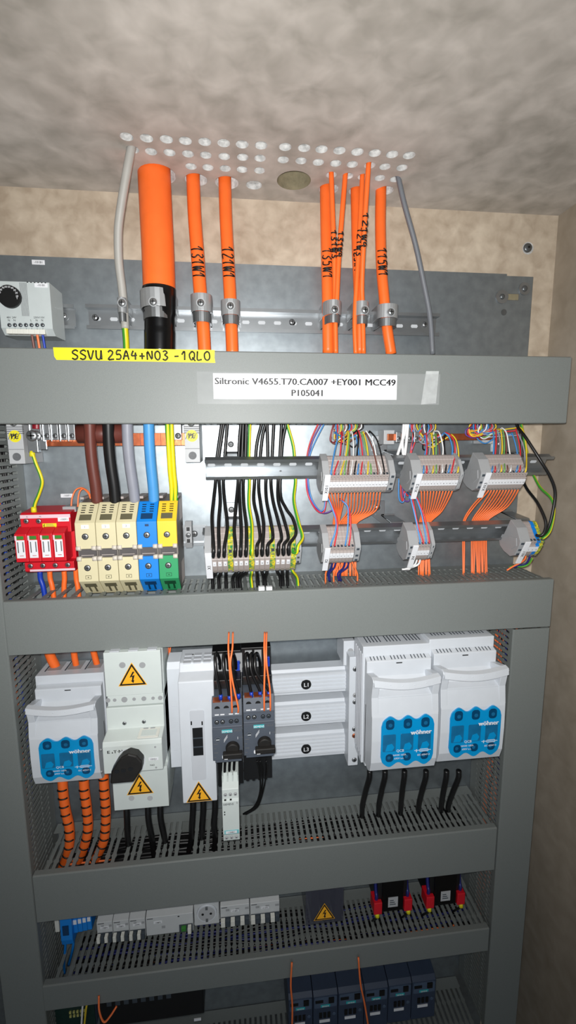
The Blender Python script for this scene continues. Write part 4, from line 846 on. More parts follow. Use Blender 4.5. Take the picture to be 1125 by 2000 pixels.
# ------------------------------------------------------------------ row 2: fuse switches, main switch, busbars, motor starters
def rrect(x0, x1, z0, z1, r, n=5):
    o = []
    for cx, cz, a in ((x1-r, z1-r, 0), (x0+r, z1-r, 90), (x0+r, z0+r, 180), (x1-r, z0+r, 270)):
        for k in range(n+1):
            t = math.radians(a+90*k/n); o.append((cx+r*math.cos(t), cz+r*math.sin(t)))
    return o
def fuse_switch(label, xl, zt, wide=True, sx=1., sz=1., yo=0., back=-58):
    """fuse switch disconnector: vented body, hinged front cover with grip and blue window. xl, zt: cover's top left"""
    W, Hh = 105., 162.; t = thing('fuse_switch', label, 'fuse switch', (xl+W*sx/2, -60, zt-(Hh+6)*sz)); zb = zt-Hh
    T = lambda x, y, z: (xl+(x-xl)*sx, min(y+yo, -3), zt+(z-zt)*sz)
    mb = MB(T); mb.box(xl-2, xl+W+1, -112, -58, zb-8, zt+28, 'white')
    mb.prism([(-112, zb-7), (-124, zb-5), (-124, zt+9), (-112, zt+12)], 'x', xl+1, xl+W-1, 'white')
    if wide: 
        for i in range(5): mb.box(xl-3.5, xl-1.5, -110+i*9, -104+i*9, zb+4, zt+16, 'white_top')
    mb.box(xl+W*.2, xl+W-14, -100, -60, zb-13, zb-5, 'white_top'); mb.build('body', t, 1.2)
    mb = MB(T)
    for i in range(3 if yo else 0):
        x = xl+10+i*32; mb.box(x, x+22, -96, -64, zt+28, zt+28.3, 'clamp_grey'); mb.box(x-3, x-1, -98, -62, zt+28, zt+28.4, 'toggle')
    for i in range(0 if yo else 17):
        x = xl+8+i*5.4
        if i in (5, 11): continue
        mb.box(x, x+1.6, -98, -66, zt+28, zt+28.25, 'toggle')
        mb.prism([(-121.5, zt+9.75), (-121.5, zt+10), (-113.5, zt+12.25), (-113.5, zt+12)], 'x', x, x+1.4, 'toggle')
    mb.build('vent_slots', t)
    mb = MB(T); mb.box(xl+W*.45, xl+W*.54, -124.4, -123.5, zt+4, zt+5.6, 'ink'); mb.build('latch_slot', t)
    # cover: sides swept along a curved front
    cv = MB(T); y0 = -120.
    prof = [(y0, zb+1), (-141, zb+1), (-150, zb+7), (-155.5, zb+24), (-157, zb+60), (-156, zb+98), (-151, zb+126), (-151, zb+128), (-138, zb+132), (y0-1, zb+150), (y0, zb+150)]
    cv.prism(prof, 'x', xl+1, xl+W-1, 'white')
    ck = [(y0, zb+100), (-155.5, zb+100), (-152, zb+128), (-155, zb+144), (-159, zb+156), (-157, zt-3), (-150, zt-2), (y0, zt-10)]
    cv.prism(ck, 'x', xl+.6, xl+11, 'white'); cv.prism(ck, 'x', xl+W-11, xl+W-.6, 'white')
    c_ = cv.build('front_cover', t, 1.4)
    g = MB(T); n = 14; vs = []
    for i in range(n+1):
        u = i/n; x = xl+2+(W-4)*u; s = 4.*math.sin(math.pi*u)
        vs += [(x, -159.5-s, zt-2-s*1.1), (x, -161-s, zt-12-s*1.1), (x, -152-s, zt-15-s*1.1), (x, -150-s, zt-1-s*1.1)]
    fs = [(0, 1, 2, 3), (4*n+3, 4*n+2, 4*n+1, 4*n)]
    for i in range(n):
        for k in range(4): fs.append((4*i+k, 4*i+(k+1) % 4, 4*i+4+(k+1) % 4, 4*i+4+k))
    g.add(vs, fs, 'white')
    for i in range(9):
        u = .14+i*.09; s = 4.*math.sin(math.pi*u); g.dome((xl+2+(W-4)*u, -160-s, zt-(6 if i % 2 else 9)-s*1.1), 1., .7, 'white', 8)
    g.build('grip', c_, 1.)
    w = MB(T); wx0, wx1, wz0, wz1 = xl+15, xl+W-8, zb+17, zb+100
    n = 40; top_ = []; bot_ = []
    for i in range(n+1):
        u = i/n; x = wx0+(wx1-wx0)*u; e = min(1, min(u, 1-u)/.07); e = math.sqrt(max(0, 1-(1-e)**2))
        wv = 3.4*math.cos(2*math.pi*3*(u-1/6)); mid = (wz0+wz1)/2; hh = (wz1-wz0)/2-4
        top_.append((x, mid+(hh+wv)*(.72+.28*e))); bot_.append((x, mid-(hh+wv)*(.72+.28*e)))
    w.prism(bot_+top_[::-1], 'y', -158.3, -154, 'win_blue'); wn = w.build('blue_window', c_, label='glossy blue window with the maker name in white')
    f = MB(T); ww = (wx1-wx0)/3
    for i in range(3):
        cx = wx0+ww*(i+.5)
        f.prism(rrect(cx-7, cx+6, wz1-21, wz1-5, 5), 'y', -158.5, -158, 'win_dark'); f.prism(rrect(cx-11, cx+9, wz0+26, wz1-29, 2), 'y', -158.5, -158, 'win_mid')
        f.prism(rrect(cx-6, cx+6, wz0+9, wz0+22, 5), 'y', -158.5, -158, 'win_dark'); disc(f, cx-1, -158.4, wz0+16, 2.6, 'win_mid', .3, 14); disc(f, cx, -158.4, wz1-14, 3, 'win_mid', .3, 14)
        f.prism([(cx-7, wz0+27), (cx+4, wz0+27), (cx+7, wz0+33), (cx+3, wz0+39), (cx-4, wz0+37)], 'y', -158.6, -158, 'win_blue')
    f.build('fuse_contact', wn)
    x = MB(T); x.text('wöhner', 7.2, wx1-4, wz1-31, -159, 'paper', 'R', .035, 1.0)
    x.text('QCB', 4, wx0+24, wz0+25, -158.8, 'paper'); x.text('NH00 160A', 2.9, wx0+19, wz0+18.5, -158.8, 'paper'); x.text('690V a.c.', 2.9, wx0+21, wz0+13, -158.8, 'paper'); x.text('IEC 60947-3', 2.7, wx1-6, wz0+16, -158.8, 'paper', 'R')
    for a, b, c, d in ((-30, -27, 24.4, 24.8), (-27, -26, 22, 26.5), (-22, -8, 22.5, 23), (-22, -8, 26.3, 26.8), (-22, -21.5, 22.5, 26.8), (-8.5, -8, 22.5, 26.8), (-26, -4, 24.4, 24.8)): x.box(wx1+a, wx1+b, -159, -158.4, wz0+c, wz0+d, 'paper')
    x.build('window_lettering', wn)
    return t
S2 = P(727, 1324, -155); S3 = P(861, 1313, -155); S1 = P(46, 1377, -155)
fuse_switch('white fuse switch with blue window right of the busbar support, left of a pair', S2[0], S2[2])
fuse_switch('white fuse switch with blue window next to the right-hand upright trunking', S3[0]+2, S3[2]+4, wide=False)
S1 = P(46, 1377, -95)
fuse_switch('white fuse switch with blue window at the far left above orange cables', S1[0]+1, S1[2]-3, False, .965, .86, 62)

# main switch with rotary handle
xa, xb = X(201, 1276, -112), X(313, 1272, -112); Ym = -112
z = lambda py, Y=Ym: Z(255, py, Y)
t = thing('main_switch', 'white main switch with black rotary handle and two warning triangles', 'switch', ((xa+xb)/2, -60, z(1580)))
MB().box(xa+3, xb+1, -100, -8, z(1578), z(1275), 'eaton').build('housing', t, 1)
mb = MB(); mb.box(xa, xb, Ym, -60, z(1358), z(1273), 'eaton')
for px in (222, 259, 296): x = X(px, 1272, Ym); mb.box(x-7, x+7, Ym+.5, Ym+12, z(1273), z(1273)+1.6, 'white_top')
uc = mb.build('upper_terminal_cover', t, .8)
for px in (239, 278): x, _, zz = P(px, 1299, Ym); mb = MB(); disc(mb, x, Ym, zz, 4.6, 'clamp_grey', .3); mb.build('cover_hole', uc)
x, _, zz = P(259.5, 1338, Ym); warning(uc, x, zz, Ym, 39)
mb = MB(); mb.box(xa+1.5, xb+1, Ym+1, -60, z(1378), z(1358.5), 'eaton'); st = mb.build('latch_strip', t, .5)
for i, (px, r) in enumerate(((211, 3.4), (224, 2.6), (243, 4.4), (262, 2.6), (281, 3.6), (299, 2.6), (313, 3.4))):
    x, _, zz = P(px, 1368-(px-211)*.05, Ym+1); mb = MB(); disc(mb, x, Ym+1, zz, r, 'clamp_grey', .3); mb.build('latch_hole', st)
Yf = -142
mb = MB(); mb.prism([(-40, z(1379)), (Ym-1, z(1380)), (Ym-2, z(1420)), (Yf+2, z(1448, Yf)), (Yf, z(1456, Yf)), (Yf, z(1508, Yf)), (-40, z(1500))], 'x', xa-1, xb+1, 'eaton'); fr = mb.build('front_housing', t, 1)
for px, py in ((243, 1413), (281, 1410)):
    x, _, zz = P(px, py, Ym-2); mb = MB(); screw(mb, x, Ym-2, zz, 3, h=1); mb.build('front_screw', fr)
zA_, zB_ = z(1422), z(1446, Yf); d = Vector((0, Yf-Ym+2, zB_-zA_)); Ls = d.length; d.normalize(); nn_ = Vector((0, d.z, -d.y))
TS = lambda u, v, w: (u, Ym-2+d.y*v+nn_.y*w, zA_+d.z*v+nn_.z*w)
x0, x1 = X(272, 1430, -125), X(312, 1428, -125)
mb = MB(TS); mb.box(x0, x1, Ls*.0, Ls*.92, -.3, 1.4, 'offwhite'); mb.box(x0+4, x1-4, Ls*.28, Ls*.8, 1.2, 1.7, 'eaton')
for a in (.28, .62): mb.box(x0+(x1-x0)*a-3.5, x0+(x1-x0)*a+3.5, Ls*.08, Ls*.18, 1.2, 1.7, 'clamp_grey')
mb.build('trip_cover', fr, .4)
mb = MB(); zz = z(1466, Yf); mb.text('E', 4.4, xa+5.5, zz-2, Yf, 'ink', 'L', .02, 1.4); mb.text('T·N', 4.4, xa+14, zz-2, Yf, 'ink', 'L', .02, 1.25); mb.prism([(xa+11.4, zz-2), (xa+13.5, zz-2), (xa+12.4, zz+.5)], 'y', Yf-.4, Yf, 'ink')
mb.text('NZM1', 2.4, xa+10, z(1504, Yf), Yf, 'ink'); mb.text('N63', 2.6, xb-17, z(1499, Yf), Yf, 'ink'); mb.build('front_lettering', fr)
for px, py in ((197, 1464), (198, 1507), (303, 1459), (305, 1499)):
    x, _, zz = P(px, py, Yf); mb = MB(); disc(mb, x, Yf, zz, 1.5, 'clamp_grey', .2, 10); mb.build('corner_pin', fr)
x, _, zz = P(300, 1482, Yf); mb = MB(); mb.box(x-7, x+7, Yf-.5, Yf, zz-2, zz+2, 'paper'); mb.text('100Q1', 2.4, x, zz-1.1, Yf-.5, 'ink', 'C'); mb.build('name_tag', fr)
hx, _, hz = P(253, 1493, Yf-6); mb = MB(); mb.cyl((hx, Yf, hz), (hx, Yf-1.2, hz), 21, 'white', seg=40); mb.cyl((hx, Yf-1, hz), (hx, Yf-1.6, hz), 19.6, 'eaton', seg=40)
mb.text('I ON', 2.2, hx, hz+17, Yf-1.7, 'ink', 'C'); mb.text('+', 2.6, hx-13, hz+11, Yf-1.7, 'ink', 'C'); mb.build('dial_plate', fr)
hd = MB(); hd.cyl((hx, Yf-1, hz), (hx, Yf-16, hz), 17, 'knob', 15.5, 32)
q = [P(a, b, Yf-32) for a, b in ((236, 1480), (227, 1491), (217, 1508), (215, 1531), (261, 1527), (277, 1503), (278, 1488), (267, 1476), (251, 1472))]
hd.prism([(p[0], p[2]) for p in q], 'y', Yf-17, Yf-33, 'knob'); hn = hd.build('rotary_handle', t, 2.2, label='black rotary handle turned to the lower left')
for px, py in ((228, 1507), (241, 1505), (255, 1502)):
    x, _, zz = P(px, py, Yf-33); mb = MB(); mb.prism(rrect(x-3.4, x+3.4, zz-2.6, zz+2.6, 2.4), 'y', Yf-33.4, Yf-33, 'black_gloss'); mb.build('padlock_hole', hn)
mb = MB(); a0, a1 = X(219, 1530, Ym), X(327, 1507, Ym); mb.box(xa+.5, xb+1.5, Ym, -60, z(1581), z(1503), 'eaton'); lc = mb.build('lower_terminal_cover', t, .8)
x, _, zz = P(274, 1550, Ym); warning(lc, x, zz, Ym, 38)
for px in (257, 293): x, _, zz = P(px, 1559, Ym); mb = MB(); disc(mb, x, Ym, zz, 4.2, 'clamp_light', .3); mb.build('cover_hole', lc)
for j, (a, b) in enumerate(((247, 250), (289, 297), (313, 322))):
    wire('black_cable', ('left', 'middle', 'right')[j]+' black cable below the main switch with the rotary handle', [(a, 1570, -70), (a+1, 1600, -70), (b, 1640, -62), (b+8, 1690, -50), (b+20, 1720, -40)], 5, 'black_cable', cat='cable', seg=12)

# slim white fuse switch with black slot
Yq = -122; xa, xb = X(347, 1332, Yq), X(417, 1330, Yq); zt, zb = Z(382, 1331, Yq), Z(388, 1566, Yq)
t = thing('slim_fuse_switch', 'narrow tall white switch with black slot and warning triangle at its foot', 'switch', ((xa+xb)/2, -70, zb))
mb = MB(); mb.prism([(-55, zt+20), (-95, zt+17), (-103, zt+6), (Yq, zt), (Yq-1, zt-60), (Yq-1, zb), (-60, zb+4)], 'x', xa, xb, 'white'); bd = mb.build('housing', t, 1.4)
w0 = X(325, 1300, -88); mb = MB(); mb.prism([(-55, zt+16), (-82, zt+13), (-88, zt+4), (-88, zb+36), (-55, zb+38)], 'x', w0, xa+1, 'white')
for py in (1380, 1428, 1466): mb.box(w0+5, w0+14, -88.2, -87.5, Z(335, py, -88), Z(335, py, -88)+.8, 'white_top')
mb.build('side_housing', t, 1)
for i in range(3):
    for j in range(3):
        x = xa+6+i*15; mb = MB(); mb.box(x, x+11, -101+j*12, -93+j*12, zt+17.5, zt+19.5, 'white_top'); mb.build('vent_frame', t)
mb = MB(); x, _, zz = P(376, 1285, -70); mb.box(x-2.5, x+2.5, -74, -68, zz-14, zz+7, 'clamp_light'); mb.box(x-3.5, x+3.5, -75, -67, zz+3, zz+7, 'clamp_light'); mb.build('top_peg', t, .4)
a, b, Yp = X(371, 1400, Yq), X(399, 1400, Yq), Yq-1
mb = MB(); mb.prism(rrect(a, b, Z(385, 1522, Yq), Z(385, 1386, Yq), 3), 'y', Yp-.8, Yp, 'white_top'); mb.build('slide_panel', bd, .3)
s0, s1 = Z(385, 1474, Yq), Z(385, 1420, Yq); mb = MB(); mb.box(a+3, b-3, Yp-1.2, Yp, s0, s1, 'black')
for k in (.3, .62): mb.box(a+3, b-3, Yp-1.8, Yp, s0+(s1-s0)*k, s0+(s1-s0)*k+1.6, 'toggle')
mb.build('slot', bd, label='black slot')
for px in (374, 395): x, _, zz = P(px, 1411, Yq); MB().box(x-1, x+1, Yp-1.1, Yp, zz-3, zz+3, 'ink').build('guide_mark', bd)
x, _, zz = P(389.5, 1564, Yq); warning(bd, x, zz+.5, Yp, 37)
for j, (p, q) in enumerate(((377, 372), (397, 392), (420, 420))):
    wire('black_cable', ('left', 'middle', 'right')[j]+' black cable below the narrow white switch with the slot', [(p, 1555, -75), (p, 1580, -74), (p-2, 1610, -68), (q, 1650, -58), (q-14, 1690, -44), (q-30, 1712, -36)], 5, 'black_cable', cat='cable', seg=12)

# busbars L1 L2 L3 and their support
xq0, xq1 = X(440, 1340, -52), X(683, 1330, -52)
for nm, pt, pb, c in (('L1', 1311, 1357, 1337), ('L2', 1374, 1418, 1399), ('L3', 1436, 1481, 1463)):
    z1, z0 = Z(600, pt, -52), Z(600, pb, -52); t = thing('busbar', 'white ribbed busbar cover marked '+nm, 'busbar', ((xq0+xq1)/2, -40, z0))
    h = z1-z0; prof = [(-20, z1), (-42, z1), (-44, z1-h*.12)]
    for k in range(5): u = .14+k*.15; prof += [(-49, z1-h*u), (-52, z1-h*(u+.04)), (-52, z1-h*(u+.10)), (-49, z1-h*(u+.14))]
    prof += [(-48, z0+h*.08), (-48, z0), (-20, z0)]
    mb = MB(); mb.prism(prof, 'x', xq0, xq1, 'white'); cv = mb.build('cover', t)
    x, _, zz = P(598, c, -52); mb = MB(); disc(mb, x, -51, zz, 8.6, 'black', 1.6, 28); mb.text(nm, 7, x, zz-3.5, -52.7, 'paper', 'C', .015); mb.build('badge', t, label='round black badge with white lettering '+nm)
Ys = -74; xa, xb = X(684, 1290, Ys), X(705, 1290, Ys); z1, z0 = Z(695, 1283, Ys), Z(692, 1495, Ys)
t = thing('busbar_support', 'white upright busbar support with screws right of the busbars', 'support', ((xa+xb)/2, -40, z0))
mb = MB(); mb.box(xa-1, xb-2, Ys, -4, z0, z1, 'white'); mb.box(xa-6, xb-5, -52, -2, Z(680, 1300, -52), Z(680, 1252, -52), 'white'); bd = mb.build('body', t, 1)
x, _, zz = P(680, 1272, -52); mb = MB(); disc(mb, x+4, -52, zz, 5, 'clamp_grey', .3); mb.build('fixing_hole', bd)
for px, py, m in ((694, 1307, 'steel'), (694, 1358, 'clamp_grey'), (693.5, 1371, 'steel'), (692.5, 1424, 'steel'), (692.5, 1437, 'copper'), (692, 1484, 'steel')):
    x, _, zz = P(px, py, Ys); mb = MB(); screw(mb, x, Ys, zz, 4.4, m, 1.6); mb.build('screw', t)

# motor starters on busbar adapters
def starter(label, xl, xr, pyt, side, no):
    Y = -146; W = xr-xl; xm = (xl+xr)/2; zt = Z(470, pyt, Y+12); zf = Z(470, pyt+38, Y); ze = Z(470, pyt+57, Y); zb = Z(470, pyt+118, Y)
    ad = thing('busbar_adapter', 'black busbar adapter carrying the %s motor starter' % side, 'adapter', (xm, -65, Z(440, 1530, -70)))
    zat, zab = Z(470, 1266 if side == 'right-hand' else 1270, -78), Z(440, 1528 if side == 'left-hand' else 1522, -72)
    mb = MB(); mb.box(xl-1, xr, -78, -53, zab, zat, 'black'); mb.box(xl, xr-1, -108, -76, zt+2, zt+16, 'black')
    for k in range(4): mb.box(xl+3+k*10, xl+8+k*10, -74, -56, zab-6, zab, 'black')
    mb.build('body', ad, .8)
    for k in range(2 if side == 'right-hand' else 3):
        x = xl+5+k*15; mb = MB(); mb.box(x, x+11, -79.5, -77, zat-36, zat-4, 'clamp_grey'); disc(mb, x+5.5, -79.4, zat-20, 3, 'toggle', .4); mb.build('terminal_cover', ad)
    mb = MB(); mb.box(xr-8, xr-2, -81, -77, zat-34, zat-16, 'ferrule_blue'); mb.build('blue_slider', ad, .4, label='blue locking slider')
    if side == 'left-hand':
        for px in (429, 473): x, _, zz = P(px, 1507, -78); mb = MB(); screw(mb, x, -74, zz, 4, h=2); mb.build('screw', ad)
    t = thing('motor_starter', label, 'motor starter', (xm, -110, zb))
    mb = MB(); mb.prism([(-78, zt), (Y+12, zt), (Y+4, zf+2), (Y+3, ze+1), (Y, ze), (Y, zb), (-78, zb)], 'x', xl, xr, 'slate'); mb.box(xl+3, xr-2, Y+3, -80, zb-6, zb, 'slate')
    bd = mb.build('housing', t, .8)
    up3 = lambda px_, v: (xl+W*px_, 0, zt+(zf+2-zt)*v)
    for k, u in enumerate((.18, .48, .78)):
        x = xl+W*u; zz = zt+(zf-zt)*.5; yy = Y+8.2; mb = MB(); disc(mb, x, yy, zz, 4, 'ink', .5); mb.build('wire_entry', bd)
        mb = MB(); mb.box(x-6, x+5, Y+6, Y+18, zt-.5, zt+1, 'copper'); mb.build('entry_clamp', bd)
    mb = MB()
    for u in (.1, .28, .56, .76): mb.box(xl+W*u, xl+W*u+6, Y+4.2, Y+7, zf+3.5, zf+5, 'paper')
    mb.box(xl+1, xr-1, Y+2.6, Y+5, zf-.4, zf+.4, 'slate_light'); mb.box(xl+1, xr-1, Y-.2, Y+1, ze-.5, ze+.3, 'slate_light'); mb.build('imprint', bd)
    for k, u in enumerate((.16, .35, .63, .81)):
        x = xl+W*u; mb = MB(); disc(mb, x, Y+3.6, (zf+ze)/2+1, 3.3, 'ink' , .5); screw(mb, x, Y+3.2, (zf+ze)/2+1, 2.6, 'steel' if k < 2 else 'toggle', 1); mb.build('auxiliary_screw', bd)
    mb = MB(); mb.box(xl+W*.32, xl+W*.66, Y-.5, Y+.5, ze-6.5, ze-1.5, 'teal'); mb.text('SIEMENS', 3.3, xl+W*.49, ze-5.6, Y-.6, 'paper', 'C', .01, .9); mb.build('maker_plate', bd, label='teal plate with white maker name')
    mb = MB(); mb.text('SIRIUS', 3.4, xr-2, ze-5.4, Y, 'grey_ink', 'R', .01, .8); mb.text('I', 4, xl+W*.83, ze-18, Y, 'paper'); mb.text('ON', 2.6, xl+W*.88, ze-16.5, Y, 'grey_ink')
    for k in range(3): mb.prism([(xl+W*.38, ze-21+k*1.7), (xl+W*.5, ze-13+k*1.7), (xl+W*.5, ze-13.6+k*1.7+.0), (xl+W*.38, ze-21.8+k*1.7)], 'y', Y-.3, Y, 'paper')
    for k in range(5): mb.box(xl+2, xl+5+k % 2*3, Y-.3, Y, ze-17-k*7, ze-16-k*7, 'grey_ink')
    mb.build('front_marks', bd)
    x, zz = xl+W*.18, ze-16; mb = MB(); disc(mb, x, Y, zz, 4.6, 'slate_light', .8); disc(mb, x, Y-.8, zz, 3, 'toggle', .6); mb.box(x-2.4, x+2.4, Y-1.7, Y-1.2, zz-.4, zz+.4, 'paper'); mb.build('setting_dial', t)
    x, zz = xl+W*.66, zb+20; mb = MB(); mb.cyl((x, Y, zz), (x, Y-8, zz), 10.5, 'knob', 9.5, 28); mb.box(x-14, xr-.5, Y-15, Y-6, zz-9, zz-.5, 'knob'); k_ = mb.build('rotary_knob', t, 1.4, label='black rotary knob')
    mb = MB(); mb.box(x-12, x-7, Y-15.3, Y-14.9, zz-8, zz-7.2, 'paper'); mb.build('pointer_mark', k_)
    x = xl+W*.5; mb = MB(); mb.prism(rrect(x-8.5, x+8.5, zb+2.6, zb+8.2, 1.6), 'y', Y-.6, Y, 'paper'); mb.text(no, 3, x, zb+4, Y-.7, 'ink', 'C'); mb.build('name_tag', t)
    return xl, xr, zt, Y
A_ = starter('left dark grey motor starter with black knob and tag -104F1', X(414.5, 1440, -146), X(474, 1440, -146), 1364, 'left-hand', '-104F1')
B_ = starter('right dark grey motor starter with black knob, next to the busbars', X(476, 1440, -146), X(537, 1440, -146), 1359, 'right-hand', '-113F1')
LW_ = [('left', 431, 1362, 424), ('left', 466, 1360, 455), ('left', 448, 1364, 440), ('right', 491, 1357, 483), ('right', 508, 1356, 493), ('right', 525, 1356, 502)]
for j, (sd, px, py, tx) in enumerate(LW_):
    nm = ('first', 'second', 'third')[(0, 2, 1, 0, 1, 2)[j]]
    wire('black_wire', '%s black wire from the left arching into the top of the %s motor starter' % (nm, sd), [(tx+6, 1306, -82), (tx+5, 1290, -90), (tx, 1276, -104), (tx-4, 1284, -118), (tx-2, 1312, -128), (px-2, 1345, -132), (px, py+2, -134)], 2.4, 'black_wire', seg=10)
    x, _, zz = P(px, py-2, -134); mb = MB(); mb.cyl((x, -134, zz-5), (x, -134, zz+3), 3, 'ferrule_blue', 2.6, 12); tag(mb.build('wire_ferrule'), 'blue ferrule of the %s black wire entering the %s motor starter' % (nm, sd), 'ferrule')
for j, (a, b, c, d_) in enumerate(((446, 448, 451, 453), (454, 450, 457, 465), (516, 517, 516, 516), (520, 521, 527, 528))):
    sd = 'left' if j < 2 else 'right'; py = 1392 if j < 2 else 1388
    wire('orange_wire', '%s of the two thin orange wires hanging onto the %s motor starter' % (('left', 'right')[j % 2], sd), [(a+1, 1235, -104), (a, 1265, -130), (b, 1300, -142), (c, 1345, -146), (d_, py-12, -145), (d_, py, -141)], 1.35, 'orange_wire', seg=8)
# relay hanging under the left starter
Yr = -162; xa, xb = X(433, 1540, Yr), X(466, 1540, Yr); z1, z0 = Z(448, 1530, Yr), Z(450, 1647, Yr)
t = thing('relay_module', 'slim white relay module below the left motor starter', 'relay', ((xa+xb)/2, -130, z0))
mb = MB(); mb.prism([(-80, z1-2), (-140, z1), (Yr+3, z1-12), (Yr+2, z1-26), (Yr, z1-30), (Yr, z0+16), (Yr+3, z0+12), (Yr+5, z0), (-80, z0+2)], 'x', xa, xb, 'eaton')
for k in range(4): x = xa+k*(xb-xa)/3.25; mb.box(x, x+1.8, -152, -140, z1-6, z1+4, 'eaton')
bd = mb.build('housing', t, .6)
for k in range(3):
    x = xa+(xb-xa)*(.2+.3*k)
    for zz, yy in ((z1-20, Yr+2.5), (z0+6, Yr+4)):
        mb = MB(); disc(mb, x, yy, zz, 2.6, 'clamp_grey', .5); screw(mb, x, yy-.3, zz, 2, 'clamp_light', .7); mb.build('terminal_screw', bd)
mb = MB(); mb.text('SIEMENS', 3, xa+1.6, z1-35, Yr, 'grey_ink', 'L', .008, .95); mb.text('1', 3.6, xb-3, z1-34, Yr, 'ink', 'L')
for zz in (z1-47, z1-51): mb.box(xa+2.4, xa+4, Yr-.3, Yr, zz, zz+2, 'ink')
for k in range(2): mb.box(xa+3+k*8, xa+6+k*8, Yr-.3, Yr+3, z1-27.6, z1-26.4, 'ink')
mb.build('front_lettering', bd)
mb = MB(); mb.box(xa+2, xb-1, Yr-.5, Yr, z0+16, z0+22, 'teal_light'); mb.box(xa+4, xb-4, Yr-.8, Yr, z0+17, z0+21, 'paper'); mb.text('-104K1', 2.5, (xa+xb)/2, z0+18, Yr-.9, 'ink', 'C'); mb.build('name_tag', t)
for j, px in enumerate((439, 448, 457)):
    wire('black_wire', ('left', 'middle', 'right')[j]+' black wire between the left motor starter and the white relay', [(px+1, 1484, -120), (px, 1500, -132), (px, 1520, -144), (px+.5, 1536, -150)], 2.1, 'black_wire')
for j, (a, b, c) in enumerate(((502, 507, 505), (508, 513, 508), (520, 521, 511))):
    wire('black_wire', ('first', 'second', 'third')[j]+' thin black wire from the left dropping from the right motor starter', [(a, 1486, -100), (b, 1505, -86), (c+3, 1545, -60), (c-8, 1575, -46), (c-30, 1590, -40)], 1.5, 'black_wire')

# cables around row 2
def ribbed(label, pts, r=7.6):
    c = spline([P(*p) for p in pts], 10); t = thing('ribbed_cable', label, 'cable', c[-1])
    MB().tube(c, r, 'orange', 16).build('sheath', t)
    L = 0; step = 15.
    mb = MB()
    for a, b in zip(c, c[1:]):
        L += (b-a).length
        if L > step:
            L = 0; d = (b-a).normalized(); s = d.cross(Vector((0, 1, 0))).normalized(); f = s.cross(d).normalized(); f = f if f.y < 0 else -f
            pts_ = [b+(s*math.sin(q)+f*math.cos(q))*(r+.25)-d*(1.6*math.cos(q)) for q in [math.radians(v) for v in range(-60, 65, 15)]]
            m1 = MB(); m1.tube(pts_, 1.4, 'ink', 5); m1.build('spiral_gap', t)
    return t
ribbed('orange spiral wrapped cable below the left fuse switch, leftmost', [(122, 1500, -66), (123, 1540, -66), (128, 1580, -64), (136, 1620, -60), (134, 1660, -54), (120, 1700, -46)])
ribbed('orange spiral wrapped cable below the left fuse switch, middle', [(163, 1500, -66), (165, 1540, -66), (170, 1580, -64), (172, 1620, -60), (162, 1660, -54), (146, 1695, -46)])
ribbed('orange spiral wrapped cable below the left fuse switch, rightmost', [(202, 1500, -66), (204, 1540, -66), (207, 1580, -64), (206, 1620, -60), (200, 1650, -56), (180, 1690, -46)])
for j, pts in enumerate(([(92, 1262, -22), (100, 1285, -20), (108, 1302, -18), (112, 1325, -16)], [(143, 1262, -22), (146, 1285, -20), (149, 1302, -18), (150, 1325, -16)], [(180, 1262, -22), (186, 1285, -20), (190, 1302, -18), (191, 1325, -16)])):
    wire('orange_cable', ('left', 'middle', 'right')[j]+' orange cable entering the top of the left fuse switch', pts, (7.5, 5, 5)[j], 'orange', cat='cable', seg=14)
for j, pts in enumerate(([(333, 1262, -40), (330, 1285, -45), (326, 1310, -50), (322, 1350, -55), (324, 1400, -60), (318, 1425, -62)], [(329, 1262, -44), (327, 1290, -48), (325, 1330, -52), (323, 1380, -56), (320, 1410, -60)])):
    wire('orange_wire', ('right', 'left')[j]+' orange wire in the gap right of the main switch', pts, 1.4, 'orange_wire')
for j, (a, b) in enumerate(((722, 708), (752, 740), (790, 783), (832, 818), (872, 862), (896, 876))):
    wire('black_cable', 'black cable below the right pair of fuse switches, %s from the left' % ORD[j], [(a, 1505, -85), (a-1, 1520, -84), ((a+b)/2-1, 1545, -76), (b, 1572, -62), (b-1, 1595, -50), (b-2, 1630, -40)], 4.6, 'black_cable', cat='cable', seg=12)

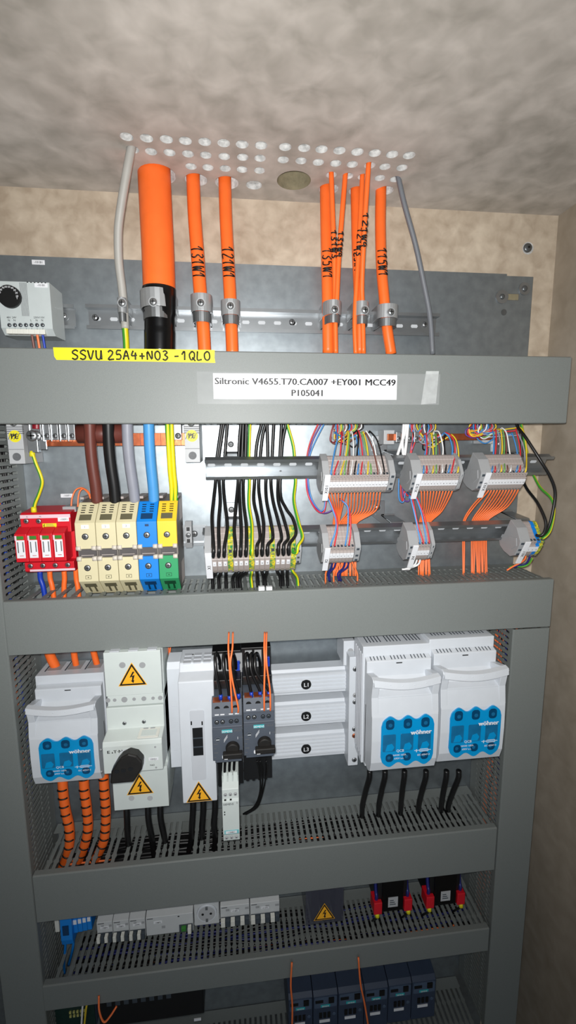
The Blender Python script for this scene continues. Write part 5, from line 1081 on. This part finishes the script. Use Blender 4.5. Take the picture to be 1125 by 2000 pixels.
# ------------------------------------------------------------------ row 3: breakers, socket, cover, transformers
r3 = rail('rail behind the circuit breakers, mostly hidden', -300, 200, frame(-12, -795, 0), False, wd=7)
def breaker(label, pxa, pxb, py, poles, name='circuit_breaker', cat='circuit breaker', no=None, rcd=False):
    Yb, Yn = -48, -68; xa, xb = X(pxa, py, Yn)+.3, X(pxb, py, Yn)-.3; zt = -758; zn = Z((pxa+pxb)/2, py+8, Yn); zl = Z((pxa+pxb)/2, py+36, Yn)
    t = thing(name, label, cat, ((xa+xb)/2, -30, zl-18))
    mb = MB(); mb.prism([(-14, zt), (Yb, zt), (Yb, zn+10), (Yn, zn+4), (Yn, zl-3), (Yb, zl-6), (Yb, zl-16), (-14, zl-18)], 'x', xa, xb, 'mcb'); mb.build('housing', t, .6)
    w = (xb-xa)/poles
    if not rcd:
        mb = MB(); mb.box(xa+1, xb-.5, Yn-1.5, Yn+1, zl-2, zl+12, 'toggle'); mb.build('lever_recess', t)
        for k in range(poles): mb = MB(); mb.box(xa+w*k+.8, xa+w*k+w*.48, Yn-9, Yn-.5, zl+1, zl+12, 'offwhite'); mb.build('lever', t, .6)
        for k in range(poles): mb = MB(); mb.box(xa+w*k+w*.52, xa+w*(k+1)-.6, Yn-7, Yn-.5, zl-1, zl+11, 'toggle'); mb.build('lever_link', t, .6)
        for k in range(poles): mb = MB(); mb.box(xa+w*k+w*.56, xa+w*(k+1)-1, Yn-.3, Yn, zn-6, zn-2, 'clamp_grey'); mb.build('status_window', t)
    else:
        mb = MB(); mb.box(xb-24, xb-1, Yn-1.5, Yn+1, zl-2, zl+12, 'toggle'); mb.build('lever_recess', t)
        mb = MB(); mb.box(xb-20, xb-12, Yn-6, Yn-1, zl+4, zl+11, 'flag_green'); mb.build('test_button', t, .5, label='green button'); mb = MB(); mb.box(xb-9, xb-3, Yn-9, Yn-1, zl+1, zl+12, 'offwhite'); mb.build('lever', t, .6)
        mb = MB(); mb.box(xa+26, xa+32, Yn-.3, Yn, zn-20, zn-15, 'clamp_grey'); mb.box(xb-26, xb-23, Yn-.3, Yn, zn-1, zn+1, 'ink'); mb.build('imprint', t)
    x = (xa+xb)/2 if not rcd else xa+20
    mb = MB(); mb.box(x-7, x+7, Yn-.5, Yn, zn-9, zn-4.5, 'paper')
    if no: mb.text(no, 2.6, x, zn-8, Yn-.6, 'ink', 'C')
    mb.build('name_tag', t); mb = MB(); mb.box(xa+2, xa+12, Yn-.3, Yn, zn+.6, zn+2, 'grey_ink'); mb.build('maker_print', t); return t
for j, (a, b, py) in enumerate(((187.5, 219, 1797), (219, 251, 1794), (251, 283, 1791))):
    breaker(('leftmost', 'middle', 'right')[j]+' two-pole circuit breaker of the group left of the wide breaker', a, b, py, 2, no='-10%dF1' % (5+j))
breaker('wide grey residual current breaker with a green button', 283.5, 377, 1784, 4, 'residual_current_breaker', 'circuit breaker', '-108F1', True)
breaker('left three-pole circuit breaker right of the round socket', 429.5, 487, 1764, 3, no='-110F1'); breaker('right three-pole circuit breaker right of the round socket', 488, 546, 1758, 3, no='-111F1')
Yn = -66; xa, xb = X(378.5, 1785, Yn), X(428.5, 1785, Yn); zb = Z(404, 1806, Yn)
t = thing('power_socket', 'white rail-mounted round power socket between the circuit breakers', 'socket', ((xa+xb)/2, -30, zb-14))
mb = MB(); mb.box(xa, xb, -48, -14, zb-14, -758, 'mcb'); mb.box(xa+.5, xb-.5, Yn, -48, zb, -758, 'mcb'); mb.build('housing', t, 1)
x, _, zz = P(404, 1782, Yn); mb = MB(); mb.cyl((x, Yn+.5, zz), (x, Yn-2.5, zz), 17.5, 'white', 16.5, 32); mb.cyl((x, Yn-2.6, zz), (x, Yn-2.9, zz), 14.5, 'clamp_light', seg=32); mb.build('socket_ring', t)
for dz in (12, -12): mb = MB(); mb.box(x-2, x+2, Yn-4, Yn-2.5, zz+dz-3, zz+dz+3, 'steel'); mb.build('earth_contact', t)
for dx in (-7, 7): mb = MB(); disc(mb, x+dx, Yn-2.9, zz, 2.2, 'ink', .3, 12); mb.build('pin_hole', t)
# blue terminals at the left
Yn = -62; xa, xb = X(119, 1820, Yn), X(142, 1820, Yn); z0 = Z(130, 1845, Yn)
t = thing('neutral_terminal', 'tall bright blue neutral terminal at the left of the breakers', 'terminal', ((xa+xb)/2, -40, z0))
mb = MB(); mb.prism([(-14, -760), (Yn, -760), (Yn-3, z0+12), (Yn, z0), (-14, z0)], 'x', xa, xb, 'term_blue'); mb.build('body', t, 1); mb = MB(); mb.box(xa+4, xb-5, Yn-3.4, Yn, z0+22, z0+40, 'term_blue_dark'); mb.build('recess', t)
for j in range(4):
    x0 = X(143+j*9.2, 1810, -56); x1 = X(152+j*9.2, 1809, -56); zz = Z(150, 1822-j, -56)
    q = thing('neutral_terminal', 'small blue neutral terminal with white tag, %s from the left' % ORD[j], 'terminal', ((x0+x1)/2, -35, zz))
    mb = MB(); mb.box(x0, x1-.3, -56, -14, zz, -760, 'term_blue'); mb.build('body', q, .5); mb = MB(); mb.box(x0+1, x1-1.4, -57, -56, zz+18, zz+26, 'paper'); mb.build('number_marker', q)
x, _, zz = P(112, 1812, -50); tag(MB().box(x-4, x+3, -50, -12, zz-9, zz+14, 'offwhite').build('end_stop', bevel=.6), 'small white end stop left of the blue terminals', 'end stop')
for j, pts in enumerate(([(128, 1840, -56), (127, 1858, -54), (125, 1878, -52), (126, 1900, -46)], [(144, 1822, -52), (143, 1845, -52), (140, 1862, -50), (134, 1885, -46)])):
    wire('blue_wire', ('left', 'right')[j]+' blue wire leaving the tall blue neutral terminal downwards', pts, 2.2, 'term_blue')
# clear cover with warning sign
Yc = -84; xa, xb = X(597, 1770, Yc), X(671, 1768, Yc); z0 = Z(634, 1803, Yc)
t = thing('touch_guard', 'smoky clear plastic guard with an orange warning triangle', 'guard', ((xa+xb)/2, -50, z0))
mb = MB(); mb.box(xa, xb, Yc, Yc+2, z0, -752, 'smoke'); mb.box(xa, xa+2, Yc+2, -8, z0+8, -752, 'smoke'); mb.box(xb-2, xb, Yc+2, -8, z0+8, -752, 'smoke'); gb = mb.build('panel', t, .4)
x, _, zz = P(633.5, 1795, Yc); warning(gb, x, zz, Yc-.2, 36)
for j, px in enumerate((612, 634, 656)):
    x, _, zz = P(px, 1760, -40); tag(MB().box(x-7, x+7, -60, -4, zz-20, -756, 'black').build('supply_terminal', bevel=1), ('left', 'middle', 'right')[j]+' black supply terminal behind the smoky clear guard', 'terminal')
def transformer(label, pl_, pr_, py, sd):
    Y = -82; xa, xb = X(pl_, py, Y), X(pr_, py, Y); z0 = Z((pl_+pr_)/2, py+22, Y); t = thing('control_transformer', label, 'transformer', ((xa+xb)/2, -45, z0-4))
    mb = MB(); mb.box(xa+8, xb-8, Y+5, -6, z0-4, -756, 'black'); mb.box(xa+16, xb-16, Y+1, Y+8, z0, -760, 'black_gloss'); mb.build('core', t, 1)
    mb = MB(); mb.box(xa-3, xb, Y+10, -4, -772, -756, 'black'); mb.build('terminal_block', t, .8)
    for a in (xa, xb-15): mb = MB(); mb.box(a, a+15, Y-2, Y+22, z0-1, z0+23, 'red'); mb.build('coil_cover', t, 1.2, label='red coil cover')
    x = (xa+xb)/2; mb = MB(); mb.box(x-9, x+9, Y+.3, Y+1, z0+9, z0+29, 'clamp_light'); 
    for k in range(3): mb.box(x-6, x+5-k*2, Y, Y+.3, z0+14+k*4, z0+15.5+k*4, 'toggle')
    mb.build('rating_plate', t)
    for j, a in enumerate((xa+6, xb-7)):
        o = (a, Y+8, -752); wire('blue_wire', '%s blue wire into the top of the %s red and black transformer' % (('left', 'right')[j], sd), [(a, Y+20, -752, None), (a, Y+10, z0+40, None), (a, Y+5, z0+31, None), (a, Y+6, z0+22, None)], 3.2, 'wire_navy')
        mb = MB(); mb.cyl((a+1, Y+3, z0), (a+1, Y, z0-8), 4.4, 'bolt_yellow', 3.8); tag(mb.build('wire_ferrule'), '%s yellow ferrule under the %s red and black transformer' % (('left', 'right')[j], sd), 'ferrule')
        wire('black_wire', '%s black lead below the yellow ferrule of the %s transformer' % (('left', 'right')[j], sd), [(a+1, Y+1, z0-7, None), (a+1-j*2, Y+6, z0-18, None), (a-2, Y+16, z0-34, None), (a-4, Y+30, z0-60, None)], 2, 'black_wire')
transformer('left one of the two black transformers with red sides', 730.5, 805, 1758, 'left')
transformer('right one of the two black transformers with red sides', 833, 908, 1746, 'right')

# ------------------------------------------------------------------ row 4: contactors and boxes at the bottom edge
r4 = rail('rail behind the dark contactors at the bottom edge, mostly hidden', -300, 380, frame(-12, -990, 0), False, wd=7)
for i, (a, b, py) in enumerate(((563, 611, 1969), (611.5, 660, 1963), (660.5, 711, 1956), (711.5, 758, 1949), (758.5, 804, 1941), (804.5, 851, 1934))):
    Y = -98; xa, xb = X(a, py, Y)+.4, X(b, py, Y)-.4; zs = Z((a+b)/2, py, Y); W = xb-xa; z1 = zs+34; z0 = zs-62
    t = thing('contactor', 'dark blue-grey contactor at the bottom edge, %s from the left' % ORD[i], 'contactor', ((xa+xb)/2, -50, z0))
    mb = MB(); mb.prism([(-14, z1+10), (-66, z1+8), (-70, z1-4), (Y+6, z1-8), (Y, z1-14), (Y, z0), (-14, z0)], 'x', xa, xb, 'navy'); bd = mb.build('housing', t, .8)
    for k in range(3): x = xa+W*(.1+.3*k); mb = MB(); mb.box(x, x+W*.2, -72, -62, z1-2, z1+12, 'toggle'); mb.build('terminal', t, .4)
    mb = MB(); mb.prism(rrect(xa+2, xb-2, zs-4, z1-16, 2), 'y', Y-.8, Y, 'navy_light'); mb.box(xa+W*.08, xa+W*.4, Y-2, Y, zs+8, zs+13, 'black'); mb.box(xa+W*.62, xa+W*.84, Y-2.5, Y, zs+6, zs+17, 'black'); mb.build('front_plate', bd)
    mb = MB(); mb.box(xa+W*.3, xa+W*.68, Y-1.2, Y, zs-2.5, zs+2.5, 'teal'); mb.text('SIEMENS', 2.6, xa+W*.49, zs-1.4, Y-1.3, 'paper', 'C', .01, .9); mb.build('maker_plate', bd, label='teal plate with maker name')
    mb = MB()
    for k in range(3): mb.box(xa+W*(.24+.17*k), xa+W*(.36+.17*k), Y-1.4, Y, zs-26, zs-15, 'black')
    mb.build('actuator_slots', bd); mb = MB(); mb.box(xa+W*.25, xa+W*.68, Y-1, Y, zs-36, zs-31, 'paper'); mb.build('name_tag', bd)
    x, zz = xa+W*.85, zs-20; mb = MB(); disc(mb, x, Y, zz, 3, 'navy_light', 1); mb.build('test_knob', bd)
for j, pts in enumerate(([(570, 1880, -108), (568, 1925, -112), (571, 1965, -112), (570, 2020, -112)], [(700, 1870, -108), (704, 1920, -112), (712, 1960, -112), (722, 2020, -112)])):
    wire('orange_wire', ('left', 'right')[j]+' thin orange wire running down in front of the contactors', pts, 1.6, 'orange_wire')
xa, xb = X(192, 1970, -96), X(398, 1960, -96); zt = Z(300, 1936, -96)
t = thing('power_supply', 'black boxy power supply at the bottom edge', 'power supply', ((xa+xb)/2, -50, zt-60))
mb = MB(); mb.box(xa, xb, -96, -14, zt-60, min(zt+14, -925), 'black'); mb.build('housing', t, 1.5); x, _, zz = P(386, 1990, -96); mb = MB(); mb.box(x-6, x+6, -97, -96, zz-3, zz+2, 'paper'); mb.build('name_tag', t)
for k in range(8): mb = MB(); mb.box(xa+14+k*14, xa+22+k*14, -96.6, -96, zt-18, zt-4, 'toggle'); mb.build('vent_slot', t)
xa, xb = X(103, 1985, -70), X(186, 1978, -70); zt = Z(145, 1962, -70)
t = thing('circuit_board', 'dark green circuit board module at the lower left corner', 'circuit board', ((xa+xb)/2, -40, zt-55))
mb = MB(); mb.box(xa, xb, -66, -14, zt-55, zt-2, 'navy'); mb.build('carrier', t, .8); mb = MB(); mb.box(xa+1, xb-1, -70, -66, zt-54, zt, 'pcb'); bd = mb.build('board', t)
for k in range(10): x = xa+28+(k % 5)*6; mb = MB(); mb.box(x, x+3.4, -72, -70, zt-16-(k//5)*8, zt-12-(k//5)*8, 'bolt_dim'); mb.build('solder_pad', bd)
for nm, m, pts in (('white', 'wire_white', [(163, 1950, -84), (161, 1970, -86), (158, 2020, -86)]), ('yellow', 'wire_yellow', [(172, 1950, -84), (168, 1972, -86), (163, 2020, -86)]), ('orange', 'orange_wire', [(193, 1945, -104), (194, 1975, -110), (203, 1996, -112), (215, 1985, -110), (228, 1965, -104)])):
    wire('loose_wire', nm+' wire in front of the dark boxes at the lower left', pts, 1.6, m)

# ------------------------------------------------------------------ wiring inside the trunkings, seen through the slots
def laid(name, label, group, n, m, r, x0, x1, ya, yb, za, zb, amp=5):
    for i in range(n):
        y = random.uniform(ya, yb); z = random.uniform(za, zb); a = x0+random.uniform(0, 60); b = x1-random.uniform(0, 60)
        k = max(4, int((b-a)/70)); pts = [(a+(b-a)*j/k, y+random.uniform(-amp, amp), z+random.uniform(-amp, amp), None) for j in range(k+1)]
        wire(name, label, pts, r*random.uniform(.85, 1.2), m, group, seg=6, n=4)
where = 'lying inside the trunking below the white switches, seen through its slots'
laid('black_wire', 'black wire '+where, 'black wires in the trunking below the switches', 30, 'black_cable', 3.2, -300, 420, -88, -12, -735, -698)
laid('black_wire', 'black wire '+where, 'black wires in the trunking below the switches', 10, 'black_cable', 5, -260, 420, -80, -14, -745, -705)
laid('orange_wire', 'orange wire '+where, 'orange wires in the trunking below the switches', 7, 'orange_wire', 1.8, -320, 430, -85, -15, -725, -700)
laid('blue_wire', 'dark blue wire '+where, 'blue wires in the trunking below the switches', 6, 'wire_navy', 1.6, -320, 300, -85, -15, -725, -700)
laid('yellow_wire', 'yellow wire '+where, 'yellow wires in the trunking below the switches', 2, 'wire_yellow', 1.5, -250, 60, -80, -30, -722, -706)
where = 'lying inside the trunking below the circuit breakers, seen through its slots'
laid('black_wire', 'black wire '+where, 'black wires in the trunking below the breakers', 22, 'black_cable', 3.2, -310, 430, -88, -10, -914, -894)
laid('blue_wire', 'dark blue wire '+where, 'blue wires in the trunking below the breakers', 9, 'wire_navy', 2, -310, 435, -86, -12, -908, -888)
laid('orange_wire', 'orange wire '+where, 'orange wires in the trunking below the breakers', 3, 'orange_wire', 1.4, -310, 430, -80, -20, -912, -902)
where = 'lying inside the trunking below the terminals, seen through its slots'
laid('black_wire', 'black wire '+where, 'black wires in the trunking below the terminals', 18, 'black_cable', 3, -300, 480, -88, -10, -288, -248)
laid('orange_wire', 'orange wire '+where, 'orange wires in the trunking below the terminals', 8, 'orange_wire', 1.8, -320, 490, -88, -16, -262, -240)
laid('blue_wire', 'blue cable '+where, 'blue cables in the trunking below the terminals', 3, 'ferrule_blue', 3.4, -320, -40, -88, -40, -268, -250)
for nm, lab, m, n, xa, xb, z0, z1 in (('blue_wire', 'blue wire inside the left upright trunking, seen through its slots', 'ferrule_blue', 3, -385, -345, -1000, 0), ('orange_wire', 'orange wire inside the left upright trunking, seen through its slots', 'orange_wire', 4, -380, -345, -1000, 0),
        ('black_wire', 'black wire inside the left upright trunking, seen through its slots', 'black_cable', 8, -388, -345, -1000, 0), ('orange_wire', 'orange wire inside the right upright trunking, seen through its slots', 'orange_wire', 8, 452, 492, -1080, -320),
        ('blue_wire', 'dark blue wire inside the right upright trunking, seen through its slots', 'wire_navy', 5, 452, 492, -1080, -320), ('black_wire', 'black wire inside the right upright trunking, seen through its slots', 'black_cable', 8, 452, 492, -1080, -320)):
    for i in range(n):
        x = random.uniform(xa, xb); y = random.uniform(-85, -15); k = 12
        wire(nm, lab, [(x+random.uniform(-5, 5), y+random.uniform(-6, 6), z1+(z0-z1)*j/k, None) for j in range(k+1)], random.uniform(1.6, 2.6), m, lab.split(',')[0].replace(' wire ', ' wires '), seg=6, n=4)
